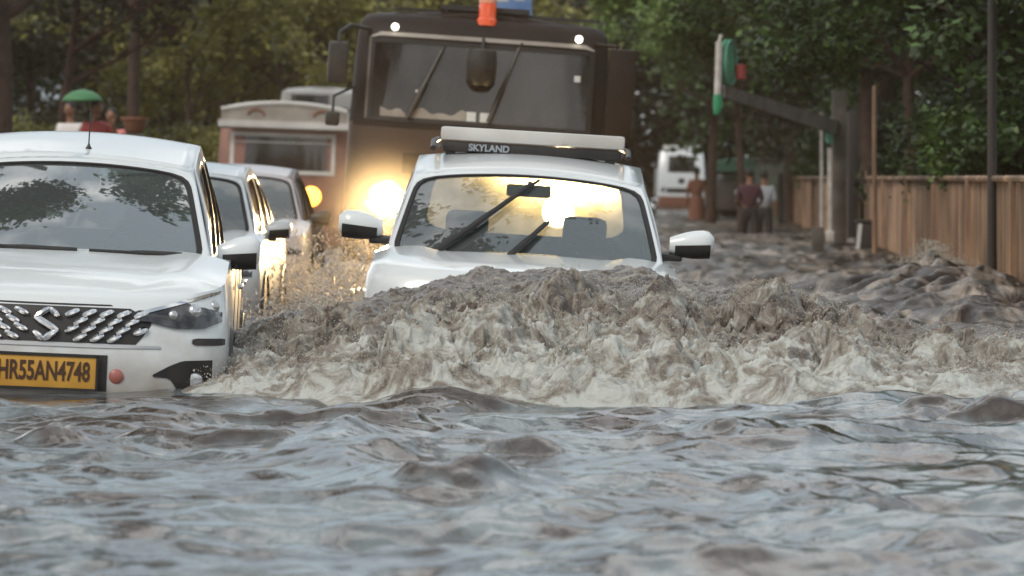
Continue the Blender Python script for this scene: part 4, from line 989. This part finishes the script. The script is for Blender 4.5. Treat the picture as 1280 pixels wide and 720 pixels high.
def make_tree(label, loc, h, tr_r, crown_z, crown_r, m, n, size, seed, lean=(0, 0), bark='bark', group=None, droop=0):
    rnd = random.Random(seed); root = thing('tree', label, 'tree', loc, (0, 0, 0), group); mb = MB(); tips = []
    ht = h*.5; pts = []; rs = []
    for i in range(9):
        k = i/8; pts.append((lean[0]*k*ht+.05*math.sin(k*5+seed), lean[1]*k*ht, -.3+k*(ht+.3))); rs.append(tr_r*(1.35-.35*min(1, k*6))*(1-.35*k))
    mb.tube(pts, rs, 10)
    for i in range(5): 
        a = rnd.uniform(0, 2*PI); branchy(mb, pts[rnd.choice((5, 6, 7, 8))], (math.cos(a), math.sin(a), rnd.uniform(.3, 1.1)), h*.28, tr_r*.5, 1, rnd, tips)
    mb.build('trunk', M[bark], root)
    cs = [t for t in tips]; rd = [(crown_r*.34,)*2+(crown_r*.26,) for _ in cs]
    for i in range(7):
        a = rnd.uniform(0, 2*PI); q = rnd.uniform(.2, .75)*crown_r
        cs.append((math.cos(a)*q+lean[0]*ht, math.sin(a)*q+lean[1]*ht, crown_z+rnd.uniform(0, .6)*(h-crown_z))); rd.append((crown_r*rnd.uniform(.3, .45),)*2+(crown_r*rnd.uniform(.22, .35),))
    leaves('crown', cs, rd, n, size, M[m], root, seed)
    return root
def make_shrub(label, loc, r, h, m, n, size, seed, group=None):
    root = thing('shrub', label, 'shrub', loc, (0, 0, 0), group); rnd = random.Random(seed); mb = MB()
    for i in range(7):
        a = rnd.uniform(0, 2*PI); mb.tube([(0, 0, -.3), (math.cos(a)*r*.2, math.sin(a)*r*.2, h*.35), (math.cos(a)*r*.6, math.sin(a)*r*.6, h*.75)], [.03, .02, .01], 5)
    mb.build('stem', M['bark'], root)
    cs = []; rd = []
    for i in range(8):
        a = rnd.uniform(0, 2*PI); q = rnd.uniform(0, .6)*r; cs.append((math.cos(a)*q, math.sin(a)*q, h*rnd.uniform(.25, .75))); rd.append((r*.5, r*.5, h*.3))
    leaves('foliage', cs, rd, n, size, M[m], root, seed)
    return root
WG = 'trees of the wood on the left bank'
# named trunks of the left wood
make_tree('thick straight brown trunk rising behind the terracotta planter', pz(170, 74, .3), 9, .14, 4.2, 2.4, 'leafD', 9000, .10, 21)
make_tree('slim reddish leaning trunk left of the green umbrella', pz(66, 70, .3), 8, .09, 3.6, 2.0, 'leafB', 8000, .10, 22, lean=(.10, 0), bark='barkred')
make_tree('very slim tree just left of the thick brown trunk', pz(153, 78, .3), 7, .05, 3.8, 1.5, 'leafY', 6000, .09, 23, lean=(.05, 0))
make_tree('dark broad trunk cut by the left edge of the picture', pz(-2, 64, .3), 9, .22, 3.8, 2.6, 'leafB', 9000, .10, 24)
make_tree('tall thin tree behind the grey visor board of the truck', pz(352, 98, .3), 10, .12, 4.0, 2.6, 'leafY', 12000, .10, 25)
make_tree('thin forked tree between the thick trunk and the truck', pz(238, 84, .3), 7, .07, 3.2, 1.8, 'leafY', 9000, .09, 26)
sp = []
rn = random.Random(5)
protoA = make_tree('leafy yellow-green tree inside the left wood', pz(215, 92, .3), 8, .10, 1.6, 2.4, 'leafY', 15000, .10, 31, group=WG)
protoB = make_tree('dull brownish tree inside the left wood', pz(40, 90, .3), 9, .12, 1.8, 2.7, 'leafB', 15000, .11, 32, group=WG)
for i, (px, lb) in enumerate(((295, 'yellow-green tree showing above the left end of the grey visor board'), (390, 'yellow-green tree between the pale minibus and the bus mirror'), (455, 'yellow-green tree behind the top left corner of the bus'), (340, 'yellow-green tree directly above the pale minibus roof'), (250, 'yellow-green tree just left of the truck with the visor board'))): dup(protoA, pz(px, 97+i*5+rn.uniform(0, 5), .1), rn.uniform(0, 6), rn.uniform(.9, 1.2), lb, WG)
for i, (px, lb) in enumerate(((-60, 'dull brownish tree mostly cut off by the left picture edge'), (110, 'dull brownish tree rising straight behind the green umbrella'), (160, 'dull brownish tree right behind the thick brown trunk'), (420, 'dull brownish tree behind the left mirror of the bus'), (10, 'dull brownish tree in shade near the left picture edge'), (500, 'dull brownish tree hidden behind the bus roof'))): dup(protoB, pz(px, 98+i*5, .1), rn.uniform(0, 6), rn.uniform(.9, 1.2), lb, WG)
SG = 'low shrubs under the trees of the left bank'
s0 = make_shrub('yellow-green shrub growing under the trees of the left bank', pz(215, 66, .2), 1.0, 1.7, 'leafY', 7000, .06, 41, group=SG)
s1 = make_shrub('dark green shrub growing under the trees of the left bank', pz(20, 60, .2), 1.0, 1.5, 'leafD', 6000, .06, 42, group=SG)
for i, (px, Y, s, lb) in enumerate(((255, 72, 1.1, 'bright shrub touching the left side of the truck'), (305, 82, 1.2, 'dark shrub hidden behind the truck visor board'), (40, 68, 1.1, 'yellow-green shrub left of the bystander in white'), (130, 80, 1.3, 'dark shrub behind the bystander in the pink top'), (360, 92, 1.2, 'yellow-green shrub behind the truck and minibus'), (185, 88, 1.3, 'dark shrub right of the terracotta planter'), (-40, 66, 1.2, 'yellow-green shrub cut by the left picture edge'), (90, 84, 1.3, 'dark shrub just behind the green umbrella'))): dup(s0 if i % 2 == 0 else s1, pz(px, Y, .15), rn.uniform(0, 6), s, lb, SG)
# right side trees, boughs hanging over the fence
RG = 'dark trees hanging over the brown fence'
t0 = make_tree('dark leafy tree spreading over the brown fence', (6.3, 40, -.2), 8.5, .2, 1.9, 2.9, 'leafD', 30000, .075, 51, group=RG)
t0['label'] = 'dark leafy tree spreading over the brown fence beside the dark lamp post'
dup(t0, (7.4, 47, -.2), 2.0, 1.05, 'dark tree over the fence between the lamp post and the slim brown post', RG); dup(t0, (7.0, 57, -.2), 4.0, 1.15, 'dark tree rising behind the concrete pillar of the sign arm', RG)
dup(t0, (8.6, 66, -.2), 1.0, 1.2, 'dark tree set back behind the gap in the brown fence', RG); dup(t0, (7.3, 78, -.3), 5.2, 1.2, 'dark tree over the far end of the brown fence', RG)
t1 = make_tree('green tree reaching over the sign arm', (5.9, 66, -.2), 8, .16, 2.9, 2.6, 'leafD', 26000, .085, 52)
t2 = make_tree('brownish tree behind the two walkers in maroon and grey', (6.2, 88, -.2), 8, .2, 1.9, 3.0, 'leafB', 26000, .10, 53)
t3 = make_tree('dusty grown tree over the distant lorry', (7.4, 118, -.2), 9, .2, 2.3, 3.6, 'leafB', 24000, .12, 54)
t4 = make_tree('broad green tree left of the sign rod', (4.6, 92, .0), 9, .12, 3.2, 2.3, 'leafG', 24000, .09, 55)
t6 = make_tree('bright green leafy tree just behind the sign rod', (4.2, 74, .0), 7, .08, 2.9, 1.7, 'leafG', 30000, .075, 57)
t7 = make_tree('green bough-laden tree between sign arm and fence end', (5.6, 56, -.1), 7, .10, 2.6, 1.8, 'leafG', 24000, .06, 58)
t8 = make_tree('nearest tree at the right edge, leaves hanging down over the fence', (5.75, 34.5, -.2), 6, .12, 1.75, 2.0, 'leafG', 40000, .05, 59)
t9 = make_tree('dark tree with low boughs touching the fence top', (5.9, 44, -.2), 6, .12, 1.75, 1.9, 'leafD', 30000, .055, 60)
leaves('hanging_bough', [(-1.25, -2, 1.5), (-1.05, -1.7, 1.75), (-1.3, -2.3, 1.25), (-1.2, -4.5, 1.6)], [(.35, .6, .2), (.5, .7, .25), (.12, .2, .2), (.3, .7, .18)], 4200, .05, M['leafD'], t9, 91)
sh = make_shrub('dark shrub behind the fence top, right of the dark lamp post', (5.6, 38, .1), .9, 1.9, 'leafD', 9000, .05, 61, group='dark shrubs behind the fence')
for i, (y, s, lb) in enumerate(((43, 1.0, 'left of the dark lamp post'), (48, 1.05, 'halfway between the two fence posts'), (53, 1.1, 'beside the litter bin'), (60, 1.1, 'behind the barred gate'), (68, 1.15, 'just beyond the pale slim pole'), (76, 1.2, 'above the far stretch of fence'), (84, 1.2, 'next to the pale green shed'))): dup(sh, (fx(y)+.9, y, .1), i*1.3, s, 'dark shrub behind the brown fence, '+lb, 'dark shrubs behind the fence')
# far wood closing the road
cs = []; rd = []
for x in np.arange(-26, 30, 2.6):
    for z in (1.0, 3.4, 5.6, 7.6): cs.append((x+rn.uniform(-1, 1), 155+rn.uniform(-5, 5), z)); rd.append((2.4, 3, 1.8))
tag(leaves('distant_woodland', cs, rd, 60000, .22, M['leafB'], None, 71, clump=20), 'hazy brown-green mass of trees closing off the road', kind='stuff')
cs = []; rd = []
for x in np.arange(-11, 1, 1.7):
    for z in (.9, 2.8, 4.8, 6.8): cs.append((x+rn.uniform(-1, 1), 118+rn.uniform(-3, 3), z)); rd.append((1.9, 2.5, 1.6))
tag(leaves('sunlit_woodland', cs, rd, 40000, .15, M['leafY'], None, 74, clump=16), 'olive-yellow foliage behind the queue of vehicles', kind='stuff')
cs = []; rd = []
for x in np.arange(-2, 12, 1.5):
    for z in (1.8, 3.6, 5.4, 7.2, 8.6): cs.append((x+rn.uniform(-.5, .5), 142+rn.uniform(-3, 3), z)); rd.append((1.8, 2.5, 1.5))
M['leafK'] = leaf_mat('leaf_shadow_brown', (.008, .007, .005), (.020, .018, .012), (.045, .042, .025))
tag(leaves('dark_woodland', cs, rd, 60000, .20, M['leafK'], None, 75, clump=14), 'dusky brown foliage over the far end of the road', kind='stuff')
cs = []; rd = []
for x in np.arange(-24, -11, 1.8):
    for z in (.9, 2.8, 4.8, 6.8): cs.append((x+rn.uniform(-1, 1), 106+rn.uniform(-3, 3), z)); rd.append((2.0, 2.5, 1.6))
for x in np.arange(5.2, 20, 1.8):
    for z in (.9, 2.8, 4.8, 6.8): cs.append((x+rn.uniform(-.5, 1)+(0 if z > 2 else 2.5), 97+rn.uniform(-3, 3), z)); rd.append((1.7, 3.5, 1.6))
tag(leaves('woodland', cs, rd, 50000, .16, M['leafD'], None, 72, clump=20), 'dense wood behind the roadside trees', kind='stuff')
ov = thing('tree', 'roadside tree whose boughs reach high over the minivan', 'tree', (-7.5, 27, -.4)); mb = MB()
mb.tube([(0, 0, 0), (.1, 0, 2), (.3, -.1, 4), (.9, -.3, 6), (2.2, -.8, 7.2), (4.2, -1.5, 7.8)], [.28, .24, .22, .18, .12, .05], 10)
mb.tube([(.3, -.1, 4), (1.6, 1.2, 5.4), (3.4, 2.6, 6.6)], [.14, .10, .04], 8); mb.tube([(.9, -.3, 6), (.2, -2, 7.5), (.8, -3.5, 8.4)], [.12, .08, .03], 8)
mb.build('trunk', M['bark'], ov)
leaves('crown', [(2.2, -.8, 7.3), (3.9, -3.2, 7.9), (4.6, .6, 7.3), (3.2, 2.8, 6.6), (1.0, 1.4, 6.5), (6.6, -1.8, 7.7), (.8, -3.5, 8.4), (8.2, 1.0, 7.0)], [(1.2, 1.1, .9), (1.3, .9, .7), (1.2, 1.1, .8), (1.4, 1.2, .9), (1.6, 1.6, 1.2), (.9, 1.1, .6), (1.5, 1.3, 1.0), (1.3, 1.2, .8)], 34000, .10, M['leafD'], ov, 81, clump=40)
# ------------------------------------------------------------------ bow wave, foam and spray
def foam_mat():
    m = bpy.data.materials.new('muddy_foam'); m.use_nodes = True; t = m.node_tree; b = t.nodes['Principled BSDF']; L = t.links.new
    tc = t.nodes.new('ShaderNodeTexCoord')
    n = t.nodes.new('ShaderNodeTexNoise'); n.inputs['Scale'].default_value = 4.6; n.inputs['Detail'].default_value = 10; n.inputs['Roughness'].default_value = .72; n.inputs['Distortion'].default_value = 1.2
    L(tc.outputs['Object'], n.inputs['Vector'])
    sx = t.nodes.new('ShaderNodeSeparateXYZ'); L(tc.outputs['Object'], sx.inputs[0])
    # foam gathers at the toe of the wave, brown sheet water at its back
    mr = t.nodes.new('ShaderNodeMapRange'); mr.inputs[1].default_value = 18.5; mr.inputs[2].default_value = 21.8; mr.inputs[3].default_value = .12; mr.inputs[4].default_value = -.06; L(sx.outputs['Y'], mr.inputs[0])
    a = t.nodes.new('ShaderNodeMath'); a.operation = 'ADD'; L(n.outputs['Fac'], a.inputs[0]); L(mr.outputs[0], a.inputs[1])
    r = t.nodes.new('ShaderNodeValToRGB'); e = r.color_ramp.elements; e[0].position = .42; e[0].color = (.070, .050, .037, 1); e[1].position = .66; e[1].color = (.44, .455, .425, 1)
    x = e.new(.54); x.color = (.215, .19, .155, 1)
    L(a.outputs[0], r.inputs['Fac']); L(r.outputs['Color'], b.inputs['Base Color'])
    rr = t.nodes.new('ShaderNodeMapRange'); rr.inputs[1].default_value = .4; rr.inputs[2].default_value = .65; rr.inputs[3].default_value = .18; rr.inputs[4].default_value = .6; L(a.outputs[0], rr.inputs[0]); L(rr.outputs[0], b.inputs['Roughness'])
    n2 = t.nodes.new('ShaderNodeTexNoise'); n2.inputs['Scale'].default_value = 38; n2.inputs['Detail'].default_value = 6; n2.inputs['Roughness'].default_value = .7; L(tc.outputs['Object'], n2.inputs['Vector'])
    bp = t.nodes.new('ShaderNodeBump'); bp.inputs['Strength'].default_value = .45; bp.inputs['Distance'].default_value = .02; L(n2.outputs['Fac'], bp.inputs['Height']); L(bp.outputs['Normal'], b.inputs['Normal'])
    b.inputs['Subsurface Weight'].default_value = .45; b.inputs['Subsurface Scale'].default_value = .05; b.inputs['Subsurface Radius'].default_value = (1, .8, .6)
    return m
M['foam'] = foam_mat()
def bow(x, y):
    """smooth base height of the wave thrown up before the SUV"""
    px = 640+x*FPX/21.5
    crest = np.interp(px, [270, 300, 360, 455, 500, 560, 620, 820, 870, 960, 1050, 1150, 1300, 1400], [.08, .24, .33, .38, .43, .50, .545, .53, .47, .40, .30, .23, .20, .18])
    back = np.interp(px, [270, 460, 640, 860, 1000, 1300], [21.6, 21.9, 22.15, 22.0, 22.2, 22.4])
    toe = np.interp(px, [270, 460, 640, 900, 1300], [19.0, 18.7, 18.45, 18.35, 18.5])+.12*fbm(x*1.6, x*0+3, o=3)
    t = np.clip((y-toe)/(back-toe), 0, 1.6)
    prof = np.interp(t, [0, .06, .16, .35, .6, .85, 1.0, 1.1, 1.3, 1.6], [-.08, .20, .40, .52, .66, .90, 1.0, .93, .45, -.1])
    lump = .15*np.exp(-((px-985)/75)**2-((y-20.9)/.55)**2)+.10*np.exp(-((px-1020)/30)**2-((y-19.2)/.3)**2)+.12*np.exp(-((px-560)/90)**2-((y-19.4)/.45)**2)+.08*np.exp(-((px-1180)/80)**2-((y-19.9)/.5)**2)
    return crest*prof+lump*(t > 0)
nx, ny = 760, 430
xs = np.linspace(-1.62, 3.75, nx); yv = np.linspace(18.0, 23.6, ny); X, Y = np.meshgrid(xs, yv)
Z = bow(X, Y); amp = np.clip(Z/.24, 0, 1)**.8
q = 1-sstep(20.6, 21.6, Y)*.72
n1 = np.abs(fbm(X*1.9+3, Y*1.3, Z*2.6, o=2, n=NZ2, g=.5))*2.2
wX = X+.10*fbm(X*3, Y*2.4, Z*4, o=3, n=NZ); wY = Y+.10*fbm(X*3+8, Y*2.4+5, Z*4, o=3, n=NZ2)
n2 = np.abs(NZ(wX*6.5+2, wY*4.2, Z*8))*1.25+np.abs(NZ2(wX*13+2, wY*9, Z*16))*.85+np.abs(NZ(wX*27, wY*20, Z*30))*.55+np.abs(NZ2(X*55, Y*42, Z*60))*.32
n3 = fbm(X*15, Y*12, Z*12, o=3, n=NZ2, g=.6)
disp = amp*q*(.12*(n1-.5)+.080*(n2-.75)+.018*n3)
fade = sstep(17.95, 18.25, Y)*sstep(-1.62, -1.35, X)
Zd = Z+disp*fade
Xd = X+amp*q*(.07*fbm(X*3+31, Y*3, Z*4, o=3, n=NZ)+.02*NZ2(X*18, Y*15, Z*9))
Yd = Y-amp*q*(.10*np.abs(fbm(X*2.6+11, Y*2.4, Z*4, o=3, n=NZ2))+.03*NZ(X*17+4, Y*13, Z*9))-.10*sstep(.1, .5, Z)*q
V = np.stack([Xd, Yd, Zd], -1).reshape(-1, 3); F = gridfaces(ny, nx)
keep = (Z.reshape(-1)[F] > -.055).any(1); F = F[keep]
bw_o = npmesh('bow_wave', V, F, M['foam']); tag(bw_o, 'brown foaming bow wave thrown up in front of the white SUV', kind='stuff')
# spray: droplets and torn strands above the foam
def droplets(name, P, S, m, stretch=None, seed=3):
    r = np.random.RandomState(seed); N = len(P)
    oc = np.array([[1, 0, 0], [-1, 0, 0], [0, 1, 0], [0, -1, 0], [0, 0, 1], [0, 0, -1]], float)
    f = np.array([[0, 2, 4], [2, 1, 4], [1, 3, 4], [3, 0, 4], [2, 0, 5], [1, 2, 5], [3, 1, 5], [0, 3, 5]])
    sc3 = np.repeat(S[:, None], 3, 1)*r.uniform(.6, 1.3, (N, 3))
    if stretch is not None: sc3[:, 2] *= r.uniform(1, stretch, N)
    V = P[:, None, :]+oc[None]*sc3[:, None, :]; sh_ = r.normal(size=(N, 1))*.6
    V[:, :, 0] += (V[:, :, 2]-P[:, None, 2])*sh_
    return npmesh(name, V.reshape(-1, 3), (np.arange(N)[:, None, None]*6+f[None]).reshape(-1, 3), m, smooth=True)
r = np.random.RandomState(8); N = 18000
ii = r.choice(V.shape[0], N*3); P = V[ii]; zz = Z.reshape(-1)[ii]; yyv = Y.reshape(-1)[ii]
ok = (zz > .05) & (yyv < 21.6) & (NZ(P[:, 0]*2.4, P[:, 1]*2.0, P[:, 2]*3) > -.05); P = P[ok][:N]
P = P+np.stack([r.normal(size=len(P))*.03, -np.abs(r.normal(size=len(P)))*.05, np.abs(r.normal(size=len(P)))*.038], 1)
S = .0012+.0030*r.uniform(0, 1, len(P))**3
M['spray'] = mat('spray_foam', (.48, .47, .42), .35, spec=.6)
tag(droplets('spray', P, S, M['spray'], 2.2), 'fine muddy spray flying off the bow wave', kind='stuff')
M['foam2'] = M['foam'].copy(); M['foam2'].name = 'bus_foam'
for nd in M['foam2'].node_tree.nodes:
    if nd.type == 'MAP_RANGE' and abs(nd.inputs[1].default_value-18.5) < .01: nd.inputs[3].default_value = .06; nd.inputs[4].default_value = .06
X2, Y2 = np.meshgrid(np.linspace(-2.5, 1.6, 330), np.linspace(35.0, 40.5, 160))
Z2 = .26*np.exp(-((Y2-37.6-.35*np.abs(X2+.45)**1.5)/.7)**2)*np.exp(-((X2+.5)/1.9)**4)-.04
D2 = np.clip((Z2+.04)/.15, 0, 1)*(.10*(np.abs(NZ(X2*3.2, Y2*2.6, Z2*5))*1.6+np.abs(NZ2(X2*7, Y2*6, Z2*9))*.8-.5)+.02*NZ(X2*20, Y2*16, Z2*20))
V2 = np.stack([X2+D2*.5, Y2-D2, Z2+D2], -1).reshape(-1, 3)
tag(npmesh('bus_bow_wave', V2, gridfaces(160, 330), M['foam2']), 'headlamp-lit foam pushed up before the bus', kind='stuff')
m = bpy.data.materials.new('backlit_drops'); m.use_nodes = True; t = m.node_tree; t.nodes.clear(); o_ = t.nodes.new('ShaderNodeOutputMaterial')
a_ = t.nodes.new('ShaderNodeBsdfTranslucent'); a_.inputs['Color'].default_value = (.9, .86, .8, 1); b2 = t.nodes.new('ShaderNodeBsdfGlossy'); b2.inputs['Roughness'].default_value = .25
mx = t.nodes.new('ShaderNodeMixShader'); mx.inputs[0].default_value = .4; t.links.new(a_.outputs[0], mx.inputs[1]); t.links.new(b2.outputs[0], mx.inputs[2]); t.links.new(mx.outputs[0], o_.inputs['Surface']); M['drops'] = m
N = 46000; P = np.stack([r.uniform(-2.05, -.75, N), r.uniform(25.5, 36.5, N), np.zeros(N)], 1)
P[:, 0] += (P[:, 1]-31)*-.02; dn = np.clip(fbm(P[:, 0]*1.6, P[:, 1]*.8, o=3)+.35, 0, 1); P[:, 2] = r.uniform(0, 1, N)**2.2*dn*.75+.0
P = P[r.uniform(0, 1, N) < dn*1.6]
tag(droplets('lit_spray', P, .0022+.008*r.uniform(0, 1, len(P))**3, M['drops'], 3.0, 9), 'spray lit gold by the bus headlamp between the queue and the SUV', kind='stuff')
# splash against the fence and small chop crests
cs_ = at(1165, 322, 37); N = 1500
t = r.uniform(0, 1, N); P = np.stack([cs_.x+r.normal(size=N)*.18*(1.2-t), cs_.y+r.normal(size=N)*.5, cs_.z-.05+t**1.6*.22*np.exp(-r.normal(size=N)**2*.3)], 1)
tag(droplets('splash', P, .003+.006*r.uniform(0, 1, N)**2*.6, M['spray'], 2.5, 5), 'grey splash of water rising against the fence', kind='stuff')

# ------------------------------------------------------------------ haze
mi_ = MB(); mi_.ball((-1.2, 37.0, .72), (1.3, 1.2, 1.2), 24); mio = mi_.build('bloom_mist', None, clean=False); mio.data.materials.clear()  # vapour ball added to imitate lens bloom around the bus headlamp
mm_ = bpy.data.materials.new('bloom_air'); mm_.use_nodes = True; t = mm_.node_tree; t.nodes.clear(); o_ = t.nodes.new('ShaderNodeOutputMaterial'); pv = t.nodes.new('ShaderNodeVolumePrincipled')
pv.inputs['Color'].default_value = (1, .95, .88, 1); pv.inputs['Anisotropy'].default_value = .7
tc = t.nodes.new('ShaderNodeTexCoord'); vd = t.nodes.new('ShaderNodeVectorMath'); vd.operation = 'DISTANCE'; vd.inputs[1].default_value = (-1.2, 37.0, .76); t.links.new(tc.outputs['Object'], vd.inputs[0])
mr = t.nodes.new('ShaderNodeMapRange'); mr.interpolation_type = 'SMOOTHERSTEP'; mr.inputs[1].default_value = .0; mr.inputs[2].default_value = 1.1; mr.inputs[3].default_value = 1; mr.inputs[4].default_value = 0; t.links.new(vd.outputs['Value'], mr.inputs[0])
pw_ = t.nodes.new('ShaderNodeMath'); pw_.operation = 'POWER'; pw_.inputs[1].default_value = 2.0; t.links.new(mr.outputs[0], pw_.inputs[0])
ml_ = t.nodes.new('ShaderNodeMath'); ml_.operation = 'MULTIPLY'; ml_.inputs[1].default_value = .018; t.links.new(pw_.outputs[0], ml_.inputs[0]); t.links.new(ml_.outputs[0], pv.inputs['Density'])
t.links.new(pv.outputs[0], o_.inputs['Volume']); mio.data.materials.append(mm_); tag(mio, 'misty volume added around the bus headlamp for its glare bloom', kind='stuff')
hz = MB(); hz.box((0, 95, 10), (130, 240, 24)); ho = hz.build('haze', None, clean=False, smooth=False)
ho.data.materials.clear(); mh = bpy.data.materials.new('haze_air'); mh.use_nodes = True; t = mh.node_tree; t.nodes.clear()
o_ = t.nodes.new('ShaderNodeOutputMaterial'); pv = t.nodes.new('ShaderNodeVolumePrincipled'); pv.inputs['Color'].default_value = (.93, .84, .72, 1)
pv.inputs['Density'].default_value = .00035; pv.inputs['Anisotropy'].default_value = .5; t.links.new(pv.outputs[0], o_.inputs['Volume']); ho.data.materials.append(mh); tag(ho, kind='stuff')
